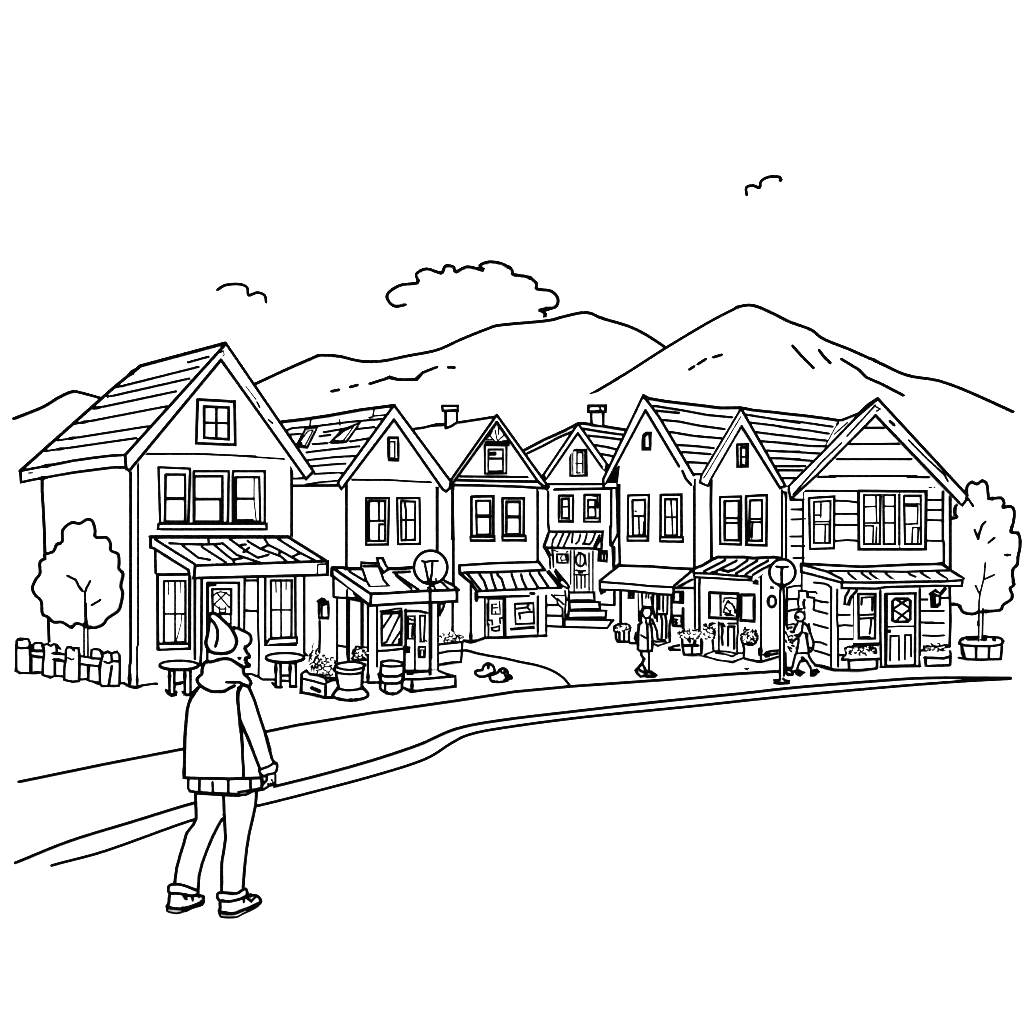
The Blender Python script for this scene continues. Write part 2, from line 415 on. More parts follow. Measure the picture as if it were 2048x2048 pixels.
# porch
Yp = 26.2
pw = wallbox(h, pts(N, "311,1106 376,1144 388,1152 600,1152 611,1160 612,1400 313,1400"), Yp, (-.3, .8, 0), 'porch_wall')
pw.ink(ZB, "205,745 208,930", 5.4).ink(ZB, "505,970 505,1590;556,970 553,1500 545,1625", 5.4).ink(ZB, "1330,950 1330,1530 1350,1550", 5)
pw.ink(ZB, "880,960 877,1360;980,955 980,1300 988,1500 985,1710;885,985 975,985", 4.4).ink(ZB, "885,1210 930,1215 975,1215", 5).ink(ZB, "880,1690 930,1690 985,1712 1015,1732 1115,1732", 5)
pw.build()
window(h, ZB, "222,940 465,938 465,1500 225,1502", "270,988 433,988 433,1450 270,1455", Yp, "355,990 355,1450;272,1237 433,1237", 6, 4.6, 3.8, "222,1462 463,1462 463,1498 232,1508", 5, extra="305,995 305,1090;395,995 393,1080;405,1245 400,1310 365,1440", ew=2.6)
window(h, ZB, "1035,950 1262,950 1265,1470 1035,1472", "1078,985 1235,985 1233,1412 1080,1420", Yp, "1155,990 1155,1415;1080,1207 1235,1207", 5, 4.6, 3.8, "1068,1425 1275,1415 1275,1458 1035,1474", 4.8, extra="1115,995 1118,1075;1193,995 1193,1055", ew=3)
d = plate('door', h, ZB, "598,1003 836,1003 836,1640 598,1640", Yp - .03, .04, 5, "605,1030 605,1350;600,1025 660,1020;775,1240 775,1345", 4)
plate('pane', d, ZB, "635,1050 778,1050 778,1238 640,1238", Yp - .06, .03, 4.8, "645,1100 665,1080 700,1070 740,1080 765,1100;670,1080 765,1190;745,1075 650,1165;650,1165 690,1200 740,1200;690,1185 690,1225 735,1225 735,1185", 3.4, 'glass')
aw = Part('porch_roof', 'roof', h, 25.6)
T0, T1, F1, F0 = P((300, 1073), 26.95), P((582, 1073), 26.95), P((655, 1121), 25.6), P((390, 1130), 25.6)
aw.face((T0, T1, F1, F0)); aw.face((T0, F0, P((388, 1156), 25.6), P((376, 1141), 25.75), P((300, 1095), 26.95)))
aw.face((F0 - Vector((0, 0, .3)), F1 - Vector((0, 0, .3)), T1 - Vector((0, 0, .25)), T0 - Vector((0, 0, .25))))
aw.ink(ZB, "165,655 1215,655", 7).ink(ZB, "1215,660 1495,835", 6).ink(ZB, "170,655 170,735 200,745 455,905 462,935;205,675 505,862", 5.6)
aw.ink(ZB, "310,702 400,708 600,712 700,705;410,720 530,812 620,828;555,730 740,848;650,715 740,790 790,828 860,815;710,700 820,790 1000,850;765,670 890,760 980,812 1060,790;900,685 1000,745 1150,800 1210,850;1030,670 1060,715 1150,760 1310,850;1130,670 1290,770 1445,850;1145,760 1140,800;1240,805 1300,775;1060,715 1000,745;870,770 915,735;605,665 610,705;850,715 890,712;790,820 800,850", 4.8)
aw.build()
plate('fascia_board', aw, N, [(390, 1131), (655, 1122), (655, 1149.5), (388, 1156)], 25.55, .06, 6, "", 4)
q = plate('end_cap', aw, ZB, "1432,865 1498,860 1498,938 1428,938", 25.52, .03, 3.6, '')

# ---------------------------------------------------------------- house with skylights and the little shop
Y = 30.0; Yr = 29.6
h = house((780, 1350), Y, "house with two slanted skylights in its roof and a small shop porch in front")
A, Lp, Rp, B = (788, 810), (677.6, 961.5), (902, 963.5), (562, 841)
r, sh = roof(h, A, Lp, Rp, B, Yr, grow=1.15, rise=.1)
r.ink(ZC, "1340,340 1000,385 700,440 460,475 245,500", 6.4)
r.ink(ZC, "300,580 350,560 590,540 900,500 1240,470;320,623 430,615;650,600 830,570 940,545;970,570 1145,550;610,640 720,625;545,715 690,705;905,690 1110,655;485,795 600,780 1000,735;495,870 760,840 970,828;530,930 740,910 865,903;560,1003 735,993 850,993", 4.3)
r.ink(ZC, "1090,460 1130,450;1140,442 1260,432;1140,385 1128,440;528,475 520,540;805,480 810,530;345,690 300,600", 3.6)
r.build()
for i_, (o_, in_) in enumerate((("480,565 590,555 495,748 385,738", "500,590 550,582 470,735 410,715"), ("835,575 1005,510 872,692 715,700", "850,590 940,550 840,685 745,680"))):
    def on(c, t, k):                           # lie on the roof plane
        out = []
        for q in pts(c, t):
            d = (P(q, 1) - O).normalized(); hit = r.tree.ray_cast(O, d)[0]
            out.append((hit if hit is not None else P(q, Yr + 1)) - d * k)
        return out
    s_ = Part('skylight', 'wood', r, Yr, label="left skylight, narrower" if i_ == 0 else "right skylight, wider"); s_.solid(on(ZC, o_, .05), (0, .04, -.03)); s_.ink(N, pts(ZC, o_), 4.2, closed=True); s_.build()
    g_ = Part('pane', 'glass', s_, Yr); g_.solid(on(ZC, in_, .09), (0, .03, -.02)); g_.ink(N, pts(ZC, in_), 3.2, closed=True)
    g_.ink(ZC, "440,705 405,742" if i_ == 0 else "725,700 862,692", 6 if i_ else 4); g_.build()
wl = wallbox(h, [(692.7, 1380), (874, 1380), (874, 962), (788, 842), (692.7, 965)], Y, sh)
wl.ink(ZC, "873,1090 873,1900", 5.6).ink(ZC, "1750,1090 1750,1750", 6.6)
wl.ink(ZC, "930,1060 1290,1062 1490,1075 1730,1085", 4.2); wl.build()
fs = Part('fascia_board', 'wood', h, Yr)
q0, q1 = P((680, 948), Yr), P((680, 970), Yr); fs.solid([q0, q0 + sh, q1 + sh, q1], (-.05, -.02, 0))
fs.ink(ZC, "360,1045 465,1042;360,1118 795,1115", 5.4).ink(ZC, "480,1105 600,1085 790,1068", 3.8).ink(ZC, "350,910 370,985 400,990 400,975", 3.6); fs.build()
barge(h, [A, Lp, (676, 968), (683, 978), (788, 839)], Yr - .05, .14, 5.6).build()
barge(h, [A, Rp, (899, 977), (892, 983), (885, 978), (788, 839)], Yr - .05, .14, 5.8).build()
window(h, ZC, "1280,655 1372,655 1375,868 1280,868", "1290,692 1340,692 1340,850 1290,850", Y, "", 5.6, 3.6, extra="1350,690 1345,850", ew=3)
window(h, ZC, "1063,1235 1285,1235 1275,1685 1063,1688", "1092,1265 1248,1265 1245,1650 1092,1650", Y, "1187,1270 1187,1450;1092,1458 1245,1455;1190,1490 1187,1645;1190,1490 1225,1490", 4.9, 4.6, 4.4)
window(h, ZC, "1362,1236 1580,1236 1585,1680 1372,1682", "1400,1265 1538,1272 1535,1640 1405,1645", Y, "1438,1280 1450,1370 1447,1640;1405,1448 1535,1448", 4.9, 4.6, 4.4)
ln = plate('wall_lantern', h, ZB, "1440,1145 1513,1145 1513,1268 1440,1268", 28.8, 1.2, 5, "1462,1150 1462,1265;1470,1165 1505,1165", 4, 'glass')
ln.o.name = 'wall_lantern'
cap = Part('cap', 'wood', ln, 28.75).panel(ZB, "1430,1142 1465,1120 1500,1142", 28.75, .1, 5).blot(ZB, "1445,1145 1480,1120 1510,1155 1470,1175", 28.7, 4); cap.build()
p = Part('conduit', 'wood', h, 28.9); p.loft(pts(ZB, "1440,1285 1440,1540"), pts(ZB, "1452,1285 1452,1540"), 28.9, 1, 4, 0, m=8); p.ink(ZB, "1446,1290 1448,1400 1443,1530", 5); p.build()
# the shop porch
Yp = 27.3
pw = wallbox(h, pts(N, "736,1208 757,1203 876,1203 876,1385 738,1385"), Yp, (-.75, 2.6, 0), 'shop_wall')
pw.ink(ZD, "560,720 560,1470", 5).ink(ZD, "647,740 647,1320", 4.4).ink(ZD, "1237,715 1237,1350", 4.2).ink(ZD, "560,1475 670,1472", 5.4)
pw.ink(ZD, "655,1168 740,1165 895,1148", 4.8).ink(ZD, "262,660 262,1270;358,580 358,1180", 4.6).ink(ZD, "378,665 375,1270", 4.4).ink(ZD, "265,1115 350,1130", 4.6).ink(ZD, "502,670 502,1110", 6.4).ink(ZD, "368,1100 372,1270;360,1180 370,1265", 5.5).ink(ZD, "500,1470 555,1470", 4)
pw.build()
plate('side_panel', h, ZD, "226,470 560,715 555,680 500,655 235,650", Yp + .3, .05, 0, "226,470 228,645;230,648 300,655 500,658", 5)
wn = window(h, ZD, "680,775 895,760 893,1110 680,1118", "692,808 885,800 882,1108 692,1115", Yp, "705,945 790,815;715,1090 740,1080 868,815;795,1095 885,960;860,1085 862,1055 885,1045", 0, 5, 4.2)
plate('head_trim', wn, ZD, "680,785 760,775 830,760 888,758 888,785 690,800", Yp - .15, .05, 4)
d = plate('door', h, ZD, "925,780 1050,780 1130,795 1145,800 1145,1360 912,1360", Yp - .06, .06, 0, "925,770 925,1110 912,1130 912,1360;920,783 1050,783 1130,800;912,1360 1240,1360", 5.2)
d2 = plate('pane', d, ZD, "950,832 1015,832 1010,1050 950,1050", Yp - .1, .04, 3.6, "1012,835 1012,1360;955,905 1005,905;965,860 990,870;990,930 985,1030", 4.2, 'glass')
plate('pane', d, ZD, "1062,828 1112,828 1100,1080 1068,1080", Yp - .1, .04, 4.2, "1100,1060 1130,1075", 3.4, 'glass')
plate('letter_slot', d, ZD, "1050,1128 1115,1128 1107,1228 1050,1228", Yp - .1, .04, 4.4, "1068,1160 1098,1158 1100,1220;1070,1165 1068,1220", 3.4)
Part('handle', 'ink', d, Yp - .15).panel(ZD, "920,1125 970,1135 955,1150 960,1180 920,1185", Yp - .15, .1, 4).build()
plate('bracket', h, ZD, "1250,710 1300,712 1285,760 1250,830", 28.2, .08, 5)
p = Part('downpipe', 'wood', h, 29.9).panel(ZD, "1374,705 1381,705 1381,975 1374,975", 29.9, .06, 4); p.build()
p = Part('downpipe', 'wood', h, 30.6).panel(ZC, "1893,1115 1905,1115 1905,1640 1893,1640", 30.6, .06, 4.2); p.ink(ZD, "1385,200 1385,510", 4.6); p.build()
aw = Part('porch_roof', 'roof', h, 26.5)
T0, T1, F1, F0 = P((663.5, 1134), 29.9), P((858, 1134), 29.9), P((919, 1180), 26.5), P((742, 1187), 26.5)
aw.face((T0, T1, F1, F0)); aw.face((T0, F0, P((740, 1210), 26.5), P((663.5, 1152), 29.9)))
aw.face([v - Vector((0, 0, .28)) for v in (F0, F1, T1, T0)])
aw.ink(ZD, "210,362 330,362", 5.6).ink(ZD, "335,372 500,372;745,372 890,370 980,362", 7).ink(ZD, "210,365 210,440 240,465 560,715;240,380 580,612", 6).ink(ZD, "380,400 530,490;800,410 900,408 970,402;830,440 980,565;815,415 850,440 1050,575", 4.6)
aw.ink(ZD, "1300,490 1370,525 1440,580", 5.6).ink(ZD, "1268,500 1340,570;1200,545 1215,590", 4.4); aw.build()
plate('fascia_board', aw, ZD, "590,615 750,610 1060,590 1215,585 1420,578 1420,688 1300,695 920,708 585,730", 26.45, .06, 6)
hc = Part('roof_hatch', 'roof', aw, 26.9); hc.panel(ZD, "490,318 650,318 690,420 762,545 580,552 530,440", 27.2, .08, 0).ink(ZD, "495,350 495,315 640,320;520,350 665,350;505,375 545,490 580,550 765,545;660,345 690,420 710,480 765,545", 5)
hc.build()
plate('lid', hc, ZD, "645,270 700,270 735,345 760,375 712,412 670,350", 27.1, .06, 5.4)

# ---------------------------------------------------------------- narrow house with the fan ornament
Y = 36.0; Yr = 35.6
h = house((1000, 1277), Y, "house with a fan ornament in its gable and a wide striped awning")
A, Lp, Rp, B = (993.5, 829.5), (900, 962), (1098, 974.6), (822, 858)
r, sh = roof(h, A, Lp, Rp, B, Yr, grow=1.3, rise=.1)
r.ink(ZE, "640,255 420,290 275,312;140,335 0,345", 5.4).ink(ZC, "1500,572 1620,555 1740,525 1820,520", 5.2); r.build()
ch = Part('chimney', 'stone', r, 36.5).panel(ZE, "150,200 262,200 265,310 205,355 150,370", 36.5, .8, 0); ch.ink(ZE, "150,200 150,370", 5.6).ink(ZE, "262,200 262,300", 4.6).ink(ZE, "150,370 205,350 270,308", 5.6); ch.build()
plate('cap', ch, ZE, "115,152 270,152 270,200 122,200", 36.3, 1.1, 5.2, "150,200 180,190 215,190 250,185", 3, 'stone')
wl = wallbox(h, [(905.5, 1300), (1076, 1300), (1076, 968), (993.5, 848), (905.5, 966)], Y, sh)
wl.ink(ZE, "218,935 218,1080 225,1420 225,1900", 5.8).ink(ZF, "230,710 230,1340", 4.8).ink(ZE, "1040,960 1040,1650", 5.4)
wl.ink(ZF, "150,1330 230,1345 300,1330 385,1300;385,1300 640,1295 900,1280 1065,1278", 5.4).ink(ZE, "295,835 985,840", 4.6).ink(ZE, "1050,955 1135,955", 6); wl.build()
barge(h, [A, Lp, (901, 970), (909, 962), (993.5, 844)], Yr - .05, .12, 5.4).build()
barge(h, [A, Rp, (1095, 979), (1076, 963), (993.5, 844)], Yr - .05, .12, 5.6).build()
plate('tie_beam', h, ZE, "240,870 1040,885 1130,945 205,918", Yr - .02, .1, 0, "240,870 560,878 1040,885;205,918 470,922 890,935 1110,950", 5.6)
orn = Part('gable_ornament', 'wood', h, Yr).panel(ZE, "540,505 765,505 765,528 530,528", Yr, .08, 4.2)
orn.panel(ZE, "645,345 740,490 555,490", Yr + .05, .05, 0)
orn.ink(ZE, "662,345 660,430;630,390 645,470 655,490;565,425 635,505;725,425 655,490;600,400 585,430 545,470;690,390 720,430 755,480;545,480 600,480;700,490 755,490", 3.2); orn.build()
window(h, ZE, "530,530 738,535 738,805 530,808", "565,575 705,575 705,785 562,785", Y, "565,662 705,662", 4.2, 4, 4.6, extra="572,622 632,622;572,612 632,608", ew=5)
window(h, ZE, "400,1030 612,1025 612,1410 400,1410", "445,1070 580,1070 580,1398 452,1398", Y, "450,1218 580,1218", 5.6, 4.6, 7.4, "392,1415 625,1415 625,1455 392,1455", 5.4, extra="605,1050 605,1400;455,1395 580,1395", ew=4)
window(h, ZE, "700,1045 908,1045 905,1405 703,1405", "738,1080 868,1080 868,1395 738,1395", Y, "740,1225 868,1225", 5.4, 5.4, 6.6, "700,1410 925,1410 925,1452 700,1452", 5.4, extra="740,1392 868,1392", ew=4)
aw = Part('awning', 'cloth', h, 34.6)
aw.solid([P(q, 35.5) for q in pts(ZF, "100,500 975,462 1045,545 140,580")], (0, .45, 0))
aw.solid([P(ZF(140, 580), 35.45), P(ZF(1050, 550), 35.45), P(ZF(1240, 755), 34.6), P(ZF(330, 785), 34.6)], (0, .06, -.04))
aw.solid([P(q, 34.58) for q in pts(ZF, "310,785 1240,755 1240,800 880,838 310,855")], (0, .04, 0))
aw.ink(ZF, "100,500 500,475 980,462 1045,545", 5.4).ink(ZF, "100,500 110,590 230,695 290,780;150,580 630,570 1050,550", 5.4).ink(ZF, "200,600 340,775;325,600 375,670 410,770;455,600 470,660 510,770;520,600 570,650 605,765;680,600 740,765;785,600 800,660 845,755;880,590 970,740;980,580 1085,735;1075,570 1215,745", 5.2)
aw.ink(ZF, "310,785 640,770 960,760;980,752 1230,748;310,852 600,845 870,838", 5.2).ink(ZF, "290,800 292,885", 8).ink(ZF, "890,808 930,812", 6).ink(ZF, "170,580 340,775", 3.6); aw.build()
p = Part('awning_end', 'cloth', aw, 34.9); p.solid([P(ZF(1050, 550), 35.4), P(ZF(1120, 545), 35.4), P(ZF(1320, 745), 34.7), P(ZF(1240, 755), 34.6)], (0, .05, -.05))
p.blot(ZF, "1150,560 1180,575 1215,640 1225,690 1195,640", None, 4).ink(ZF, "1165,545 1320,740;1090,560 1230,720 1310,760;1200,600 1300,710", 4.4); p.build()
d = plate('door', h, ZF, "412,870 612,868 612,1290 412,1290", 35.9, .08, 0, "385,860 385,1295;425,875 425,1290;412,870 612,870;550,1085 590,1078;548,1085 555,1140;425,1120 430,1160;590,880 588,1060 595,1290;612,870 615,1290;412,930 415,1160", 3.8)
plate('pane', d, ZF, "462,925 550,905 550,1040 462,1040", 35.85, .04, 0, "515,930 465,930 462,1040 555,1038 545,900;465,972 525,968;500,1010 505,1030", 3.4, 'glass')
plate('letter_slot', d, ZF, "460,1190 500,1185 545,1170 545,1218 500,1225 465,1215", 35.85, .04, 4, "", 3)
plate('handle', d, ZF, "412,1108 465,1108 465,1155 445,1155", 35.82, .06, 0, "412,1108 465,1108 468,1155", 4)
window(h, ZF, "715,925 920,915 928,1140 725,1150", "728,940 912,930 918,1130 735,1138", Y, "735,980 850,965 880,990;850,965 870,930;760,1030 830,1020 915,1015;765,1030 775,1090", 4, .6, 4.2, "670,1200 935,1178 935,1188 670,1210", 4)
plate('corner_post', h, ZF, "970,770 1063,770 1063,1278 970,1280", 35.8, .15, 4.8)

# ---------------------------------------------------------------- far house up the stairs
Y = 50.0; Yr = 49.2
h = house((1160, 1250), Y, "small far house at the top of the stairs with striped canopy over its door")
A, Lp, Rp, B = (1156, 847), (1087, 949), (1214, 928), (1251, 860)
r, sh = roof(h, A, Lp, Rp, B, Yr, grow=1.2, rise=.2)
r.ink(ZE, "1430,322 1490,322 1620,340 1885,383", 6).ink(ZE, "1480,372 1650,402 1870,432;1530,440 1700,458 1850,478;1590,530 1700,548 1800,572;1640,615 1780,640", 4.8); r.build()
sr = Part('side_roof', 'roof', h, 51); sr.solid([P((1156, 847), 50.8), P((1036, 908), 52), P((1080, 960), 51.6), P((1150, 900), 50.6)], (0, .1, -.05))
sr.ink(ZE, "1430,322 1290,395 1100,480 910,580", 6).ink(ZE, "1390,395 1230,465 1080,545 940,612", 5); sr.build()
ch = Part('chimney', 'stone', r, 50).panel(ZE, "1555,210 1675,210 1675,352 1560,338", 49.9, .6, 5.2); ch.build()
plate('cap', ch, ZE, "1528,152 1695,152 1695,210 1528,210", 49.7, .9, 6, "1640,165 1650,200;1600,198 1660,195", 3.6, 'stone')
wl = wallbox(h, [(1076, 1270), (1237, 1270), (1237, 960), (1205, 945), (1156, 868), (1094, 962), (1076, 962)], Y, (.6, 3, 0))
wl.ink(ZE, "1140,975 1140,1280 1150,1370", 5.4).ink(ZE, "1752,960 1752,1300 1742,1320 1742,1500", 5.6)
wl.ink(ZF, "1070,938 1190,938;1075,1055 1225,1058;1060,1170 1235,1178", 5).build()
barge(h, [A, Lp, (1092, 959), (1155.6, 866)], Yr - .05, .14, 5).build()
barge(h, [A, Rp, (1210, 943.5), (1155.6, 866)], Yr - .05, .14, 5).build()
plate('trim_board', h, ZE, "1140,908 1670,908 1670,952 1195,960 1140,952", Yr + .3, .2, 0, "1140,908 1670,908", 5.2).o
p = Part('eave_trim', 'wood', h, Yr).panel(ZE, "1200,952 1810,945 1810,960 1200,968", Yr, .2, 0).ink(ZE, "1200,962 1280,958 1800,952", 6); p.build()
window(h, ZE, "1355,582 1508,580 1515,825 1355,830", "1380,585 1495,585 1495,822 1380,825", Y, "1420,600 1420,800;1475,600 1475,800;1410,710 1470,710;1420,605 1470,605;1415,800 1450,800", 4.4, 2.8, 3.4)
window(h, ZE, "1245,1020 1383,1020 1380,1270 1243,1270", "1275,1052 1340,1050 1343,1238 1273,1238", Y, "1275,1128 1340,1128", 5, 4.4, 3.6)
window(h, ZE, "1492,1012 1642,1012 1640,1270 1490,1270", "1527,1060 1595,1060 1600,1230 1527,1230", Y, "1530,1132 1595,1132", 4.8, 4.2, 4.6, "1490,1240 1640,1240 1640,1272 1490,1272", 4, extra="1560,1020 1615,1030 1618,1140", ew=4)
aw = Part('canopy', 'cloth', h, 48.6); aw.solid([P(ZF(1090, 130), 49.95), P(ZF(1680, 130), 49.95), P(ZF(1670, 318), 48.6), P(ZF(1030, 302), 48.6)], (0, .08, -.08))
aw.ink(ZF, "1090,128 1685,128 1672,320", 5.2).ink(ZF, "1085,150 1035,295", 6.4).ink(ZF, "1035,305 1200,308 1380,312 1540,312 1670,325", 5.6).ink(ZF, "1180,150 1135,220 1125,295;1250,150 1220,215 1190,290;1320,150 1290,210 1255,290 1265,300;1355,150 1345,250;1440,160 1420,230 1390,262;1510,155 1490,230 1465,260 1540,268;1600,150 1570,230 1540,265;1650,165 1590,290;1665,200 1610,300", 4.2); aw.build()
plate('bracket', h, ZF, "1045,315 1130,320 1120,520 1108,430", 49.3, .1, 0, "1045,315 1100,420 1108,540;1070,320 1110,390;1128,320 1138,400 1142,520", 4.2)
d = plate('door', h, ZF, "1330,330 1590,330 1585,785 1330,790", 49.85, .2, 0, "1332,335 1332,710;1372,330 1370,780;1578,335 1578,780;1535,365 1535,775;1365,600 1455,608 1535,600", 3.5)
plate('pane', d, N, ell(*ZF(1440, 440), 9, 13), 49.8, .04, 4, ZF and "", 3)
d.o
pn = Part('panelling', 'wood', d, 49.8).panel(ZF, "1395,540 1530,540 1530,760 1395,760", 49.83, .04, 0)
pn.ink(ZF, "1400,620 1402,755;1448,610 1448,755;1490,610 1490,745", 3.6).ink(ZF, "1395,555 1440,565 1495,558;1420,580 1460,580", 4).ink(ZF, "1440,380 1435,500;1490,380 1505,500;1415,355 1440,360", 3.2); pn.build()
window(h, ZF, "1178,378 1298,378 1298,475 1185,472", "1190,388 1288,388 1288,465 1195,462", Y, "1240,390 1220,420 1235,455;1235,445 1280,440;1270,390 1285,440", 4, .6, 2.8, extra="1150,335 1190,350;1300,345 1285,355", ew=3)
ln = plate('wall_lantern', h, ZF, "1645,345 1735,340 1732,455 1640,448", 49.4, .5, 4.6, "1700,375 1700,435;1665,375 1665,430;1660,375 1725,370", 4, 'glass')
for nm, pl, yy in (('stair', "1310,800 1590,798 1595,885 1310,888", 49.0), ('stair', "1315,905 1650,905 1655,980 1320,990", 48.2), ('stair', "1310,1000 1725,1000 1718,1075 1300,1080", 47.4), ('stair', "1245,1095 1800,1105 1735,1192 1255,1180", 46.6)):
    pl_ = pts(ZF, pl); p = Part('step', 'stone', h, yy)
    p.solid([P(q, yy) for q in pl_], (0, .9, 0)); p.ink(N, pl_, 4.8, closed=True); p.build()
ra = Part('railing', 'wood', h, 46.4); ra.panel(ZF, "1262,780 1300,780 1270,1170 1235,1170", 46.4, .06, 0)
ra.ink(ZF, "1110,780 1125,830 1180,880 1190,930 1240,975 1245,1165;1270,780 1280,880 1272,1000 1275,1100;1312,780 1315,870;1312,910 1312,1040", 4.2).ink(ZF, "1160,795 1220,795;1150,830 1250,835;1190,870 1250,930", 4).ink(ZF, "1255,1100 1255,1170", 8); ra.build()

# ---------------------------------------------------------------- steep house with the plain awning
Y = 35.0; Yr = 34.5
h = house((1310, 1285), Y, "steep narrow house with a plain white awning, right of the stairs")
A, Lp, Rp, B = (1286.5, 790.5), (1206, 959), (1387.6, 950.4), (1482, 815)
r, sh = roof(h, A, Lp, Rp, B, Yr, grow=1.06, rise=.05)
r.ink(ZG, "490,95 540,122 700,150 1000,185 1200,210 1390,208", 6.2).ink(ZG, "585,190 840,230 1080,275 1310,297;610,235 820,258;665,320 820,335 1000,372 1240,405;735,430 960,468 1210,490;800,550 980,562 1140,580;850,615 980,625 1110,635;890,708 1070,718;960,820 1020,820", 4.8); r.build()
wl = wallbox(h, [(1237.6, 1300), (1388.5, 1300), (1388.5, 958), (1291, 824), (1237.6, 940)], Y, sh * .8)
wl.ink(ZG, "268,770 268,1450 275,1660", 5.6).ink(ZG, "960,840 960,1690", 5.6).ink(ZH, "250,660 250,840;330,670 330,1090", 5.8).ink(ZH, "1135,880 1135,1150", 5.6).ink(ZH, "565,690 565,1040", 4.6).ink(ZH, "445,1325 550,1330", 5); wl.build()
b_ = barge(h, [A, Lp, (1207, 972), (1213.7, 964.6), (1291, 820)], Yr - .05, .14, 5.4); b_.build()
b_ = Part('bargeboard', 'wood', h).panel(N, [A, Rp, (1387, 970), (1378, 968), (1366, 945), (1291, 820)], Yr - .05, .14, 0); b_.ink(ZG, "505,120 560,190 640,300 955,830;510,230 820,750;850,790 880,860 930,918", 5.6); b_.build()
p = Part('eave_shadow', 'wood', h, Yr + .2).panel(ZG, "265,750 260,895 150,895", Yr + .1, .3, 0).blot(ZG, "268,745 250,897 148,897", Yr + .1, 4).ink(ZG, "130,900 130,945 255,945;245,900 255,945", 4); p.build()  # the black fill is the shadow under the eave, painted in
window(h, ZG, "485,460 520,440 555,440 555,590 485,592", "505,480 520,462 545,455 545,575 505,575", Y, "", 5, 3.2, extra="497,465 497,585", ew=5)
window(h, ZG, "350,1015 542,1010 535,1430 348,1432", "390,1060 508,1055 503,1385 396,1385", Y, "400,1205 505,1205", 5, 4.8, 4.2, "345,1392 530,1392 530,1432 345,1432", 4.8, extra="447,1215 455,1385;495,1260 490,1380;505,1070 500,1200;418,1160 424,1164", ew=4)
window(h, ZG, "650,1010 840,1008 843,1440 648,1435", "690,1050 800,1050 800,1385 690,1385", Y, "745,1065 755,1210 760,1380;690,1215 800,1215", 5.4, 4.8, 3.8, "645,1400 855,1400 855,1442 645,1438", 5)
aw = Part('awning', 'cloth', h, 33); q4 = [P(q, y) for q, y in zip(pts(ZG, "265,1665 955,1692 775,1860 90,1815"), (34.95, 34.95, 33, 33))]
aw.solid(q4, (0, .05, -.06)); aw.solid([P(q, 33) for q in pts(ZH, "60,550 1000,610 1000,700 75,640")], (0, .06, 0)); aw.solid([P(q, y) for q, y in zip(pts(ZH, "1240,450 1265,500 1265,620 1020,620"), (34.9, 34.9, 34.9, 33.1))], (0, .04, 0))
aw.ink(ZG, "270,1660 560,1668 740,1682 955,1692", 5.6).ink(ZG, "260,1665 190,1720 90,1800 90,1880 105,1920", 5.4).ink(ZG, "110,1812 380,1832 560,1850 780,1860", 5).ink(ZG, "955,1695 870,1765 775,1845", 5.6)
aw.ink(ZH, "80,640 310,645 470,655 640,675 860,700 1000,705;1010,610 1010,690;1080,600 1250,510;1030,618 1265,618", 5).ink(ZH, "75,690 120,665", 5); aw.build()
p = Part('downpipe', 'wood', h, 34.9).panel(ZG, "195,960 245,960 250,1380 205,1460 185,1460", 34.9, .08, 0).ink(ZG, "195,960 195,1300 187,1320 190,1480;245,955 255,1370 205,1470 215,1690;225,1490 225,1670 270,1640", 5); p.build()
p = Part('side_wall_panel', 'wall', h, 34.9).panel(ZH, "80,650 250,650 250,840 85,830", 35.6, .06, 0).ink(ZH, "85,830 250,840;85,650 130,665", 5); p.build()
ln = plate('wall_lantern', h, ZH, "438,670 492,670 492,748 438,748", 34.6, .3, 5.2, "460,690 462,720", 3, 'glass')
cu = Part('door_curtain', 'cloth', h, 34.8).panel(ZH, "570,680 985,695 975,1295 900,1320 810,1360 740,1330 600,1250", 34.8, .1, 0)
cu.ink(ZH, "605,690 612,880 590,920 592,1050", 4).ink(ZH, "690,690 690,750;660,690 655,750;720,735 730,820", 3.4).ink(ZH, "748,690 742,870 772,1000", 5.4).ink(ZH, "800,700 800,1050;830,700 830,895;880,710 875,840 880,920;935,710 930,940", 4).ink(ZH, "815,955 925,955;850,970 865,1050 858,1260;905,970 920,1050 915,1260;985,700 985,980 960,1100 962,1300", 4.6).ink(ZH, "740,1275 800,1275 905,1285;720,1295 790,1310 915,1305;740,1330 810,1362 880,1340 970,1310", 3.6); cu.build()
sb = Part('sign_board', 'wood', h, 34.7).panel(ZH, "1015,668 1138,668 1125,805 1015,800", 34.7, .1, 5).blot(ZH, "1095,670 1140,670 1138,820 1095,810", 34.65, 4); sb.build()
plate('menu_board', h, ZH, "1005,975 1110,975 1115,1108 1008,1108", 34.7, .08, 4.6, "1035,1020 1060,1025 1040,1045;1035,1060 1060,1070;1025,1095 1045,1080;1000,1020 1000,1100", 4)

